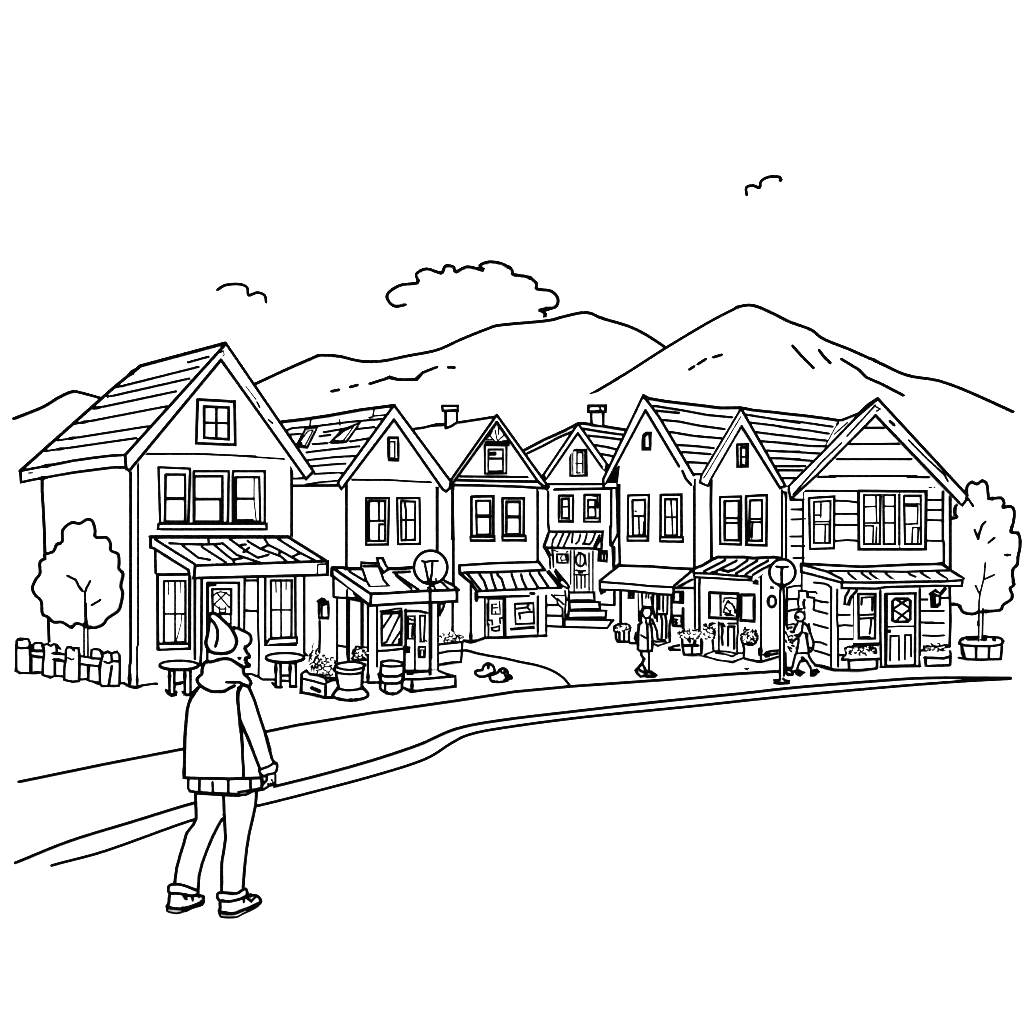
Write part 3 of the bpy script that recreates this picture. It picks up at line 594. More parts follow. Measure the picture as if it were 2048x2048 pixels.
# ---------------------------------------------------------------- house with the tiled entrance
Y = 32.0; Yr = 31.6
h = house((1480, 1315), Y, "steep house with double windows and a striped porch roof over an entrance bay")
A, Lp, Rp, B = (1482, 817), (1403, 950), (1571, 972), (1680, 841)
r, sh = roof(h, A, Lp, Rp, B, Yr, grow=1.05, rise=.05)
r.ink(ZG, "1390,208 1500,230 1700,250 1932,278", 6).ink(ZI, "0,222 180,240 350,262 470,280 455,310", 6)
r.ink(ZG, "1430,270 1560,292 1740,320 1932,348;1475,345 1700,372 1932,410;1510,430 1700,455 1932,482;1560,515 1820,535 1932,550;1630,602 1780,612 1932,612;1650,670 1932,682;1700,745 1932,745;1710,782 1932,785;1770,855 1890,855", 4.6)
r.ink(ZI, "0,275 150,290 420,330;0,330 250,362 390,385;0,395 230,425 370,440;0,458 220,480 370,485;0,522 320,542;0,578 280,602;0,640 200,640;0,675 180,675", 4.4); r.build()
wl = wallbox(h, [(1421, 1330), (1572, 1330), (1572, 980), (1484, 855), (1421, 962)], Y, sh * .8)
wl.ink(ZG, "1115,860 1112,1100 1118,1600", 6); wl.build()
p = Part('downpipe', 'wood', h, 31.8).panel(ZG, "1765,985 1803,990 1803,1595 1765,1595", 31.85, .08, 0).ink(ZG, "1765,970 1765,1590;1803,1000 1803,1600;1770,985 1800,990 1805,1050", 4.4); p.build()
b_ = barge(h, [A, Lp, (1400, 965), (1416, 972), (1422, 958), (1483, 852)], Yr - .05, .14, 4.6); b_.ink(ZG, "1388,290 1065,830 1045,855", 3.2); b_.build()
b_ = barge(h, [A, Rp, (1560, 976), (1483, 852)], Yr - .05, .14, 5.6); b_.build()
window(h, ZG, "1355,548 1450,545 1452,750 1358,752", "1388,575 1440,575 1438,738 1390,738", Y, "1390,662 1438,662", 5, 4.6, 3.8)
window(h, ZG, "1195,1030 1390,1025 1388,1468 1198,1460", "1237,1068 1368,1065 1368,1428 1237,1428", Y, "1240,1225 1368,1225;1240,1268 1368,1268", 5, 4.8, 4.4, extra="1380,1030 1380,1460;1245,1070 1245,1420", ew=4)
window(h, ZG, "1435,1022 1628,1012 1622,1475 1438,1470", "1472,1062 1582,1058 1582,1432 1462,1432", Y, "1470,1232 1582,1232;1465,1262 1582,1262;1495,1275 1487,1405", 5.4, 4.8, 4.2)
Yp = 31.85
pw = wallbox(h, pts(N, "1390,1148 1522,1152 1522,1335 1390,1325"), Yp, (.55, 1.0, 0), 'entrance_wall')
pw.ink(ZJ, "62,480 62,1140", 4.6).ink(ZJ, "125,490 118,600 122,1160", 5.2).ink(ZJ, "915,440 915,1560", 4.4).ink(ZJ, "700,1525 800,1550 900,1568 960,1555 1060,1525 1150,1500;920,450 880,470 830,465", 4.8); pw.build()
plate('bracket', h, ZJ, "828,470 840,520 870,535 870,560 830,560", 31.5, .1, 5)
window(h, ZJ, "250,675 620,690 610,1015 245,1000", "272,705 600,710 598,985 272,975", Yp, "392,705 395,975", 5.6, .6, 4.6, extra="440,750 520,745 590,755;430,800 440,770;490,780 450,850 430,930;490,780 570,860 580,940;470,800 540,820 580,900;440,930 500,950 560,975;500,910 520,910 520,950;450,960 580,985;455,860 520,930", ew=3.6)
window(h, ZJ, "655,705 828,705 828,1045 655,1035", "678,732 802,732 802,1012 678,1007", Yp, "", 5.8, .6)
d = plate('door', h, ZJ, "365,1060 612,1075 612,1440 372,1415", Yp - .05, .06, 0, "368,1060 372,1415;612,1040 618,1180 605,1290 608,1440;490,1075 610,1075;370,1075 430,1075", 4)
pn = Part('panelling', 'wood', d, Yp - .07).panel(ZJ, "400,1080 590,1110 590,1400 400,1360", Yp - .07, .02, 0).ink(ZJ, "405,1080 420,1170 410,1250 420,1350;490,1125 490,1360;567,1115 567,1400;490,1115 575,1115;420,1080 445,1110", 5); pn.build()
plate('doorstep', h, ZJ, "155,1480 310,1430 600,1460 690,1510 560,1570", 31.3, .5, 0, "150,1485 360,1545 550,1572 690,1515;185,1480 310,1430 470,1435 600,1460 690,1455;330,1455 470,1475 545,1500 610,1465", 4, 'stone')
o_ = Part('wall_lamp', 'glass', h, 31.6); e_ = ell(*ZJ(1055, 792), 8.2, 11.2); o_.puff(e_[:-1], 31.75, .12).ink(N, e_, 5.2).ink(ZJ, "1015,740 1010,830", 5); o_.build()
Part('doorbell', 'ink', h, 31.7).panel(ZJ, "1035,598 1075,600 1080,625 1035,625", 31.8, .05, 2).build()
aw = Part('porch_roof', 'roof', h, 31)
q4 = [P(q, y) for q, y in zip(pts(ZG, "1120,1600 1180,1580 1740,1590 1500,1760 970,1720"), (31.9, 31.95, 31.95, 30.9, 30.9))]
aw.face(q4); aw.face([v - Vector((0, 0, .12)) for v in q4])
aw.ink(ZG, "1120,1605 1175,1582 1420,1582 1500,1592 1690,1582 1745,1590", 6).ink(ZG, "1115,1610 1040,1655 960,1690 950,1720", 6).ink(ZG, "1045,1715 1130,1670 1245,1610;1130,1730 1200,1690 1350,1615;1205,1700 1270,1715 1330,1695 1450,1610;1340,1735 1430,1680 1540,1615;1430,1742 1520,1680 1640,1615;1500,1745 1580,1695 1690,1640 1730,1605", 5).ink(ZG, "1120,1725 1160,1720", 7); aw.build()
plate('fascia_board', aw, ZG, "955,1730 1100,1735 1350,1755 1490,1765 1488,1795 1330,1790 1200,1780 960,1768", 30.85, .06, 4.8)

# ---------------------------------------------------------------- sided house at the right end
Y = 30.0; Yr = 29.5
h = house((1760, 1338), Y, "wooden sided house at the right end with wide gable and porch roof")
A, Lp, Rp = (1756, 797.5), (1577.7, 972), (1934, 990)
r = Part('roof', 'roof', h, Yr); a = P(A, Yr); Yb = (a.z + .05 - H) * F / (HY - 839.5); sh = P((1681, 839.5), Yb) - a
bk = P((1668, 878), Yb - .4)
r.solid([a, P(Lp, Yr), P((1600, 955), Yr + .6), bk, a + sh], (0, 0, -.08)); slab(r, a, P(Rp, Yr), sh, .1)
r.ink(ZI, "775,102 700,150 620,225 480,280", 5).ink(ZI, "465,290 430,350 360,480;535,295 430,390", 3.2); r.build()
wl = wallbox(h, [(1606, 1360), (1900, 1360), (1900, 995), (1751, 836), (1606, 990)], Y, (.6, 1.9, 0))
wl.ink(ZI, "182,845 182,1410", 4.6).ink(ZI, "1290,845 1290,1230 1298,1250 1298,1405", 5.4).ink(ZI, "1348,880 1348,1470", 6)
wl.ink(ZI, "665,340 825,340;540,468 960,466;450,587 1040,587;290,727 440,727;390,722 1080,720;1010,728 1180,730;200,838 620,838;960,846 1140,846", 4.8)
wl.ink(ZI, "438,915 530,918 610,928;438,1020 610,1020;435,1108 610,1108;435,1235 530,1228 610,1232;1165,910 1285,910;1165,990 1285,988;1165,1068 1285,1072;1165,1232 1285,1235", 4.4).ink(ZI, "1180,812 1200,812;1220,812 1226,812", 3); wl.build()
sw_ = Part('side_wall', 'wall', h, 30.3); sw_.solid([P(q, y) for q, y in zip(pts(N, "1606,985 1606,1140 1578,1140 1578,985"), (30, 30, 31.4, 31.4))], (.1, .1, 0))
sw_.ink(ZI, "90,985 220,985;90,1065 200,1060;80,1200 180,1198;90,1275 195,1275;105,1370 190,1368;85,908 215,905", 4.2); sw_.build()
b_ = Part('bargeboard', 'wood', h).panel(N, [A, Lp, (1581.5, 1000), (1606, 1001), (1605, 985), (1751, 830.6)], Yr - .05, .14, 0)
b_.ink(ZI, "775,110 600,260 330,540 70,800 70,830 85,908 185,908", 5).ink(ZI, "755,240 650,350 300,705 100,890", 5.2).ink(ZI, "755,160 530,405;487,458 330,610 105,865", 4); b_.build()
b_ = barge(h, [A, Rp, (1933, 1000), (1924, 1011), (1751, 830.6)], Yr - .05, .14, 5.8); b_.ink(ZI, "870,285 905,318", 6).ink(ZI, "1018,435 1150,570 1300,710 1330,762", 4).ink(ZI, "765,175 795,190 765,205", 4).ink(ZI, "1490,900 1530,960", 5); b_.build()
window(h, ZI, "230,895 430,882 428,1292 238,1298", "268,925 400,918 397,1250 268,1250", Y, "268,1082 397,1080;268,1105 397,1103", 5, 4.2, 3.8, extra="325,940 322,1045;270,1030 325,1030;360,1110 355,1240;390,1110 390,1250", ew=3.8)
window(h, ZI, "622,838 1157,842 1153,1300 625,1300", "655,862 1125,862 1125,1270 655,1270", Y, "665,870 795,870 790,1260 665,1260 665,870;820,870 910,870 910,1260 822,1260 820,870;982,878 1115,878 1118,1260 990,1260 982,878;945,850 945,1290", 6, 0.1, 4.6,
       extra="760,880 765,1090;670,965 760,960;670,1092 790,1092;680,1115 740,1115;740,1125 735,1250;765,1125 760,1250;825,960 910,960;822,1092 910,1092;985,942 1100,942;985,958 1085,960;1090,960 1088,1100;990,1102 1090,1098;1050,1130 1045,1250;1055,1128 1095,1128 1090,1255", ew=3.8)
Yp = 29.4
pw = wallbox(h, pts(N, "1662,1172 1900,1172 1900,1360 1662,1360"), Yp, (0, .6, 0), 'porch_wall')
pw.ink(ZK, "310,320 310,1010", 4.4).ink(ZK, "362,340 362,600 370,700 370,1000", 4.4).ink(ZK, "1330,320 1335,600 1328,830", 5.4).ink(ZK, "375,557 470,557;378,650 430,645 490,650;378,765 495,765;378,902 430,902;1090,425 1160,425;1255,412 1315,410;1092,523 1278,523;1085,622 1190,622;1120,628 1278,628;1100,733 1200,738 1282,733;1085,862 1130,862", 4.4)
pw.ink(ZK, "180,985 260,1005 330,1030 560,1030", 5).build()
sd_ = Part('side_wall', 'wall', h, 29.6); sd_.solid([P(q, y) for q, y in zip(pts(N, "1662,1172 1662,1360 1574,1330 1574,1150 1603,1140"), (29.4, 29.4, 31.2, 31.2, 30.6))], (.12, .1, 0))
sd_.ink(ZJ, "1248,625 1246,1090 1258,1150;1250,615 1350,590 1440,588", 4.2).ink(ZJ, "1440,430 1440,650;1460,540 1600,548 1720,560 1780,580 1810,610", 4.4).ink(ZJ, "1265,762 1395,758;1620,775 1690,795 1775,803;1265,915 1330,898 1420,885 1560,890 1640,915 1770,950;1500,1045 1570,1078 1680,1110 1775,1135;1590,1310 1680,1318 1760,1350;1610,1425 1700,1450 1805,1485", 4.6)
sd_.ink(ZJ, "1600,1610 1690,1625 1770,1655 1900,1672", 5); sd_.build()
window(h, ZK, "505,350 705,362 712,800 505,800", "543,378 690,378 688,760 548,760", Yp, "550,560 690,552;550,590 690,582", 0.1, 4.8, 4.4, "505,805 720,800 715,815 505,820", 4, extra="572,470 575,410 665,405 662,520;655,590 650,650 640,720;560,750 640,745;505,390 508,770", ew=4.2)
d = plate('door', h, ZK, "735,345 1072,330 1072,1000 735,1005", Yp - .04, .05, 0, "733,350 733,700 740,1000;735,1005 900,1000 1075,998;1072,335 1070,1000", 4.6)
d2 = plate('leaf', d, ZK, "775,378 1033,372 1030,990 778,995", Yp - .07, .03, 5, "790,390 790,600 785,990;800,660 900,655 1020,655", 3.8)
pn = Part('panelling', 'wood', d, Yp - .1).panel(ZK, "812,735 1000,728 1000,945 812,950", Yp - .1, .03, 0).ink(ZK, "817,950 820,740 893,735 893,945;943,940 945,730 995,730 997,915", 4.2); pn.build()
plate('pane', d, ZK, "860,418 970,418 990,435 990,595 970,615 865,618 838,605 838,440", Yp - .1, .03, 5.2, "870,425 918,455 970,425;918,455 840,510 918,560 990,505 918,455;918,560 870,610;918,560 975,605", 4.4, 'glass')
Part('handle', 'ink', d, Yp - .15).panel(ZK, "790,685 825,685 820,710 795,710", Yp - .15, .08, 2).build()
plate('bracket', h, ZK, "430,400 460,350 530,345 485,405 465,475 420,475", Yp - .4, .08, 0, "465,345 432,400 425,470 460,470 480,405 530,350", 5.2)
ln = plate('wall_lantern', h, ZK, "1168,392 1245,392 1245,470 1220,490 1175,488", Yp - .3, .2, 4.8, "1190,400 1190,485;1205,410 1205,470;1220,470 1240,455", 3.6, 'glass')
cap = Part('cap', 'wood', ln, Yp - .3).panel(ZK, "1158,378 1205,345 1250,385", Yp - .32, .2, 5); cap.build()
plate('arm', ln, ZK, "1285,325 1298,325 1255,385 1245,380", Yp - .3, .3, 4)
aw = Part('porch_roof', 'roof', h, 28.3)
T0, T1, F1, F0 = P(ZI(165, 1415), 29.95), P(ZI(1290, 1415), 29.95), P(ZI(1455, 1535), 28.2), P(ZI(490, 1555), 28.2)
aw.face((T0, T1, P(ZI(1350, 1468), 29.3), F1, F0)); aw.face((T0, F0, P(ZI(490, 1610), 28.2), P(ZI(165, 1480), 29.95))); aw.face([v - Vector((0, 0, .14)) for v in (F0, F1, T1, T0)])
aw.ink(ZI, "170,1415 260,1418 640,1438 1050,1420 1285,1415 1350,1465 1455,1532", 5.6).ink(ZI, "165,1415 168,1480 250,1500 480,1562", 5.2).ink(ZI, "180,1425 370,1475 490,1535 500,1555", 5).ink(ZI, "390,1470 530,1472 990,1478 1260,1468 1340,1468", 4.6)
aw.ink(ZI, "540,1490 605,1545;645,1490 720,1545;710,1490 790,1550;835,1490 910,1550;1015,1482 1030,1500 1075,1518;1115,1485 1190,1535;1240,1478 1325,1535", 4.4); aw.build()
plate('fascia_board', aw, ZI, "490,1562 760,1565 1300,1555 1445,1545 1440,1592 1230,1590 840,1600 760,1612 490,1608", 28.15, .06, 5.2)
# ================================================================== things in the street
def root_at(p, Y, name, label, cat, group=None):
    q = P(p, Y); return thing(name, tuple(q), label, cat, group)

# log fence
Yf0, Yf1 = 26.3, 25.4
fy = lambda x: Yf0 + (Yf1 - Yf0) * (x - 155) / 1000
h = root_at(ZP(155, 1670), Yf0, 'log_fence', "low fence of stubby round posts and rails below the tree on the left", "fence")
def log(par, name, l, r, Y, w=5, k=1, tilt=.35):
    p = Part(name, 'wood', par, Y); p.loft(pts(ZP, l), pts(ZP, r), Y, k, 10, 1.5, tilt); return p
for l, r, x, lines, far in (
    ("158,1350 155,1400 155,1665", "285,1350 292,1400 295,1665", 220, "165,1380 155,1400 155,1650 190,1670 295,1672 295,1500;165,1420 200,1432 270,1428 285,1410;170,1350 195,1340 230,1340 270,1340;160,1410 160,1360 175,1345 215,1352;275,1345 290,1380 292,1500", 0),
    ("318,1385 308,1450 305,1655", "408,1385 410,1450 405,1655", 360, "318,1440 320,1395 340,1380 400,1380 415,1400 420,1450;300,1445 340,1455 415,1455", .25),
    ("425,1400 420,1500 408,1690", "545,1395 545,1500 530,1700", 470, "410,1690 415,1560 425,1500 425,1395 460,1390 490,1410 520,1390 555,1400;530,1560 530,1700 490,1712 410,1690;545,1395 550,1450 550,1480;555,1410 585,1440", 0),
    ("640,1430 632,1500 618,1740", "760,1425 762,1500 765,1745", 700, "620,1740 620,1620 635,1540 635,1450 655,1420 690,1422 715,1455;690,1430 760,1430 768,1490 768,1600 765,1740;620,1738 700,1755 765,1750", 0),
    ("888,1445 885,1500 860,1760", "985,1450 985,1500 960,1780", 930, "880,1500 885,1445 920,1438 960,1445 985,1470 990,1520;880,1530 970,1532", .25),
    ("1000,1475 990,1520 968,1780", "1155,1480 1162,1560 1150,1795", 1060, "965,1780 965,1600 980,1540 1000,1480 1040,1465 1075,1480;1075,1480 1130,1465 1155,1500 1160,1600 1155,1780;965,1775 985,1797 1150,1795 1160,1760;1075,1490 1080,1555 1155,1560;1005,1560 1040,1575 1080,1565", 0)):
    p = log(h, 'post', l, r, fy(x) + far); p.ink(ZP, lines, 4.8)
    if x == 700: p.ink(ZP, "660,1525 690,1542 712,1535", 4)
    if x == 1060: p.ink(ZP, "1080,1605 1065,1700 1050,1785", 5.4)
    p.build()
for pl, ink, x in (("293,1462 418,1462 418,1512 293,1505", "293,1455 418,1460;293,1500 360,1515 418,1520", 355), ("510,1480 630,1492 630,1558 515,1535", "505,1480 550,1480 630,1492;515,1540 560,1545 630,1560", 570), ("765,1512 965,1535 960,1600 765,1580", "765,1505 870,1522 965,1535;765,1580 830,1592 955,1605", 865)):
    p = Part('rail', 'wood', h, fy(x) + .12).panel(ZP, pl, fy(x) + .1, .12, 0); p.ink(ZP, ink, 4.8); p.build()
for x0, x1, y0, y1, ink in ((305, 405, 1520, 1660, "300,1520 300,1670 400,1665"), (530, 615, 1555, 1700, "530,1560 530,1695;530,1698 610,1705"), (772, 850, 1590, 1735, "770,1735 850,1730 850,1600"), (855, 955, 1605, 1750, "858,1610 850,1740 950,1770 965,1780")):
    p = Part('infill_board', 'wood', h).panel(ZP, [ZP(x0, y0), ZP(x1, y0), ZP(x1, y1), ZP(x0, y1)][0:0] or f"{x0},{y0} {x1},{y0} {x1},{y1} {x0},{y1}", fy((x0 + x1) / 2) + .2, .05, 0); p.ink(ZP, ink, 4.8); p.build()

# trees
def crown(par, c, outline, Y, D, br, inkopen=None, bump=.25):
    p = Part('crown', 'leaf', par, Y); o = smooth(pts(c, outline), True, 4); p.puff(o, Y, D, 2.6, 8, bump)
    if inkopen: p.ink(N, smooth(pts(c, inkopen), n=4), 5.8, Y - .15, flat=True)
    else: p.ink(N, o, 5.8, Y - .15, closed=True, flat=True)
    rnd = random.Random(5)                    # leaf clumps through the crown, small folded faces
    cx = sum(q[0] for q in o) / len(o); cy = sum(q[1] for q in o) / len(o)
    for _ in range(420):
        q = rnd.choice(o); k = math.sqrt(rnd.random()) * .82; d = (rnd.random() - .5) * 1.8 * D * math.sqrt(max(0, 1 - k * k))
        c3 = P((cx + (q[0] - cx) * k, cy + (q[1] - cy) * k), Y + d); s = .07
        a = Vector((rnd.uniform(-s, s), rnd.uniform(-s, s), rnd.uniform(-s, s))); b = Vector((rnd.uniform(-s, s), rnd.uniform(-s, s), rnd.uniform(-s, s)))
        p.face((c3 + a, c3 + b, c3 - a * .6))
    p.ink(c, br, 4.6); p.build(); return p
q = ZP(830, 1600); h = root_at(q, 26.75, 'tree', "round leafy tree growing behind the log fence", "tree")
crown(h, ZP, "430,525 515,495 545,430 600,400 605,290 690,218 770,226 840,186 895,205 920,290 925,358 1030,362 1068,420 1072,488 1140,520 1152,600 1150,665 1190,715 1168,830 1187,900 1168,1010 1140,1075 1040,1145 1000,1200 930,1232 850,1228 740,1192 690,1232 600,1182 520,1182 460,1130 408,1100 398,980 340,920 312,850 345,765 385,710 385,600 435,562", 26.75, .45,
      "652,733 730,770 765,840 797,882;872,782 835,850 825,885;885,1016 970,965")
tr = Part('trunk', 'wood', h, 26.2); tr.loft(pts(ZP, "815,880 818,1190 812,1640"), pts(ZP, "828,880 845,1190 852,1640"), 26.22, 1, 12, 1)
tr.ink(ZP, "822,885 822,980 826,1200", 4.4).ink(ZP, "835,1000 835,1150 848,1215 851,1505", 3.7).ink(ZP, "811,1190 811,1510", 3.7).ink(ZP, "828,1060 835,1200", 5); tr.build()
for a, b in (("797,885 735,770", "815,885 752,770"), ("822,885 868,790", "832,890 880,795")):
    Part('limb', 'wood', h, 26.6).loft(pts(ZP, a), pts(ZP, b), 26.6, 1, 6, 0).build()
h = root_at(ZK(1600, 940), 31.4, 'potted_tree', "leafy tree with thin trunk in a slatted round tub at the far right", "tree")
crown(h, ZI, "1400,900 1478,880 1476,825 1490,788 1520,768 1560,783 1600,758 1638,785 1650,880 1660,900 1750,893 1775,935 1765,965 1830,962 1855,1000 1850,1080 1830,1160 1880,1172 1900,1215 1900,1290 1885,1360 1880,1420 1842,1470 1850,1580 1822,1610 1840,1660 1830,1700 1770,1740 1750,1780 1700,1790 1610,1795 1570,1800 1525,1815 1450,1800 1415,1745 1372,1735 1375,1400 1376,1062 1400,1045 1380,1010 1386,965",
      31.5, .5, "1570,1220 1580,1170 1600,1110 1628,1080;1540,1145 1570,1220;1650,1250 1698,1210;1782,1345 1825,1345;1795,1350 1805,1350", "1478,885 1476,825 1490,788 1520,768 1560,783 1600,758 1638,785 1650,880 1660,900 1750,893 1775,935 1765,965 1830,962 1855,1000 1850,1080 1830,1160 1880,1172 1900,1215 1900,1290 1885,1360 1880,1420 1842,1470 1850,1580 1822,1610 1840,1660 1830,1700 1770,1740 1750,1780 1700,1790 1610,1795 1570,1800 1525,1815 1450,1800 1415,1745 1360,1735")
p = Part('leaf_edge', 'leaf', h, 31.0).panel(ZI, "1360,1060 1398,1045 1380,1010 1388,960 1410,940 1420,1000", 31.3, .05, 0); p.ink(N, smooth(pts(ZI, "1355,1062 1395,1050 1400,1040 1380,1010 1385,965 1412,940"), n=4), 5.4); p.build()
tr = Part('trunk', 'wood', h, 31.0); tr.loft(pts(ZK, "1628,105 1620,240 1585,370 1577,480 1575,790"), pts(ZK, "1640,105 1635,240 1600,400 1612,520 1612,790"), 30.95, 1, 14, 1)
tr.ink(ZK, "1635,110 1622,245 1590,370 1580,450 1576,780", 3.8).ink(ZK, "1614,505 1611,640 1609,770", 4).ink(ZK, "1630,250 1712,212;1580,370 1550,305", 4).ink(ZK, "1575,610 1575,650", 5); tr.build()
tb = Part('tub', 'wood', h, 31.4); tb.loft(pts(ZK, "1410,765 1430,825 1455,935"), pts(ZK, "1795,765 1780,825 1760,938"), 31.4, 1, 12, 2, .16)
tb.ink(N, smooth(pts(ZK, "1575,745 1480,748 1425,770 1412,795 1425,812 1500,822 1650,825 1755,815 1785,790 1770,760 1720,748 1610,745"), n=4), 5).ink(ZK, "1430,825 1440,890 1460,930;1778,825 1768,930;1405,925 1490,938 1600,942 1770,935;1555,830 1555,930;1668,825 1665,930", 5).ink(ZK, "1480,768 1560,765;1600,770 1640,770;1700,768 1720,775", 5); tb.build()

# round tables
for nm, cx, cy, rx, ry, Y, legs, bars, feet, lab in (
    ('a', 385, 1622, 148, 33, 22.6, ((312, 350, 1665, 1845), (428, 472, 1660, 1845)), "350,1760 395,1758 428,1750;350,1770 400,1762", "285,1810 300,1835 330,1850 362,1845 365,1825;412,1825 440,1848 475,1845 480,1830", "round table under the left window of the tallest house, left of the foreground person"),
    ('b', 1185, 1565, 146, 34, 24.6, ((1115, 1152, 1608, 1790), (1222, 1268, 1608, 1785)), "1160,1702 1220,1700;1165,1742 1222,1745", "1090,1760 1120,1790 1160,1790;1222,1785 1270,1785", "round table between the coat wearer and the flower box")):
    h = root_at(ZB(cx, legs[0][3]), Y, 'round_table', lab, "table", "round tables outside the tallest house")
    tp = Part('tabletop', 'wood', h, Y); c0 = ZB(cx, cy); kx = ZB.k
    tp.loft([(c0[0] - rx * kx, c0[1] - 2), (c0[0] - rx * kx, c0[1] + 4)], [(c0[0] + rx * kx, c0[1] - 2), (c0[0] + rx * kx, c0[1] + 4)], Y, 1, 3, 1.5, .19, 32)
    e_ = ell(c0[0], c0[1], rx * kx, ry * kx); tp.ink(N, e_, 5).ink(N, ell(c0[0], c0[1] + 1.6, rx * kx, ry * kx + .5, 0, 180), 5); tp.build()
    for x0, x1, y0, y1 in legs:
        l = Part('leg', 'wood', h, Y).panel(ZB, f"{x0},{y0} {x1},{y0} {x1},{y1} {x0},{y1}", Y - .05, .1, 5); l.build()
    b_ = Part('crossbar', 'wood', h, Y + .05); x0, x1 = legs[0][1], legs[1][0]; y = int(bars.split()[0].split(',')[1])
    b_.panel(ZB, f"{x0},{y} {x1},{y} {x1},{y + 38} {x0},{y + 38}", Y + .03, .05, 0); b_.ink(ZB, bars, 5); b_.build()
    ft = Part('foot', 'wood', h, Y); ft.panel(ZB, f"{legs[0][0] - 15},{legs[0][3] - 20} {legs[0][1] + 10},{legs[0][3] - 20} {legs[0][1] + 8},{legs[0][3]} {legs[0][0]},{legs[0][3]}", Y, .12, 0); ft.ink(ZB, feet, 6); ft.build()

def bush(par, c, box, Y, n, seed, outline=None, w=2.9, name='foliage', D=None, spiky=False):
    x0, y0, x1, y1 = box; a, b = c(x0, y0), c(x1, y1); cx, cy = (a[0] + b[0]) / 2, (a[1] + b[1]) / 2; rx, ry = (b[0] - a[0]) / 2, (b[1] - a[1]) / 2
    rnd = random.Random(seed); p = Part(name, 'leaf', par, Y)
    o = [(cx + rx * .86 * (1 + .16 * math.sin(i * 2.4)) * math.cos(i * math.pi / 10), cy + ry * .86 * (1 + .16 * math.cos(i * 2.9)) * math.sin(i * math.pi / 10)) for i in range(20)]
    D = D or min(.3, rx / F * Y)
    p.puff(o, Y, D, 1); got = []; gap = 6.4 if not spiky else 5.2
    for _ in range(n * 40):                   # curled leaf edges, spaced so that white shows between them
        t = rnd.uniform(0, 2 * math.pi); k = math.sqrt(rnd.random()) * .97
        q = (cx + rx * k * math.cos(t), cy + ry * k * math.sin(t))
        if len(got) >= n or any(math.dist(q, g) < gap for g in got): continue
        got.append(q); r_ = rnd.uniform(2.2, 3.6); a0 = rnd.uniform(0, 360)
        if spiky: th = rnd.uniform(-2.3, -.8); L = rnd.uniform(5, 13); arc = [q, (q[0] + L * .5 * math.cos(th), q[1] + L * .5 * math.sin(th)), (q[0] + L * math.cos(th + .3), q[1] + L * math.sin(th + .3))]
        else: arc = ell(q[0], q[1], r_, r_ * .85, a0, a0 + rnd.uniform(120, 260), 6)
        p.ink(N, arc, w)
        A = P(arc[0], Y - D * .9); B = P(arc[-1], Y - D * .7); p.face((A, B, A + Vector((.02, .05, .03))))
    for o_ in (outline.split(';') if outline else []): p.ink(N, smooth(pts(c, o_), n=4), 4)
    p.build(); return p

# flower box, tall pot, barrel, step and planters by the shop
h = root_at(ZB(1490, 1870), 22.4, 'flower_box', "wooden flower box with tall spiky plants left of the wide-footed pot", "planter")
bx = Part('box', 'wood', h, 22.3); bx.solid([P(q, y) for q, y in zip(pts(ZB, "1300,1688 1490,1765 1490,1868 1300,1830"), (22.8, 22.2, 22.2, 22.8))], (.42, .35, 0))
bx.ink(ZB, "1310,1690 1305,1830 1400,1845 1485,1868 1560,1868", 6).ink(ZB, "1310,1688 1345,1665 1370,1690 1440,1700 1490,1720 1570,1722;1330,1728 1400,1745 1490,1770;1490,1765 1492,1865;1500,1755 1540,1735 1570,1735;1490,1725 1500,1750", 5).ink(ZB, "1385,1795 1445,1820", 8); bx.build()
bush(h, ZB, (1360, 1500, 1440, 1680), 22.7, 34, 3, w=3, spiky=True); bush(h, ZB, (1400, 1550, 1570, 1710), 22.65, 62, 4, w=3)
h = root_at(ZB(1680, 1890), 21.7, 'plant_pot', "tall round pot with a wide saucer foot between flower box and barrel", "pot")
pt = Part('pot', 'stone', h, 21.7); pt.loft(pts(ZB, "1565,1625 1565,1665 1580,1700 1590,1800"), pts(ZB, "1782,1625 1780,1665 1768,1700 1762,1800"), 21.7, 1, 14, 2, .2)
pt.ink(N, smooth(pts(ZB, "1565,1640 1580,1615 1640,1602 1690,1598 1750,1605 1785,1622 1775,1640 1720,1655 1650,1658 1590,1645 1570,1630"), n=4), 5).ink(N, smooth(pts(ZB, "1560,1640 1560,1668 1600,1685 1660,1692 1730,1688 1772,1672 1780,1630"), n=4), 5).ink(ZB, "1570,1690 1578,1740 1590,1800;1770,1680 1765,1800", 5.6).ink(N, smooth(pts(ZB, "1590,1800 1650,1812 1720,1808 1762,1798"), n=4), 5); pt.build()
bs = Part('saucer_foot', 'stone', h, 21.6); bs.loft(pts(ZB, "1588,1805 1565,1815 1545,1850 1560,1862"), pts(ZB, "1765,1805 1795,1825 1812,1850 1800,1862"), 21.7, 1, 10, 2, .16)
bs.ink(N, smooth(pts(ZB, "1585,1795 1560,1825 1545,1855 1580,1875 1660,1888 1740,1882 1800,1865 1812,1840 1785,1805 1768,1790"), n=4), 6); bs.build()
h = root_at(ZD(450, 1260), 25.5, 'shrub', "small curly shrub behind the wide-footed pot, against the shop", "plant")
bush(h, ZD, (410, 1125, 552, 1262), 25.5, 46, 8, "552,1135 500,1130 445,1128 435,1165 410,1185 425,1215 410,1250 552,1255", 3)
h = root_at(ZD(790, 1580), 23.4, 'barrel', "round wooden barrel with hoops in front of the shop door", "barrel")
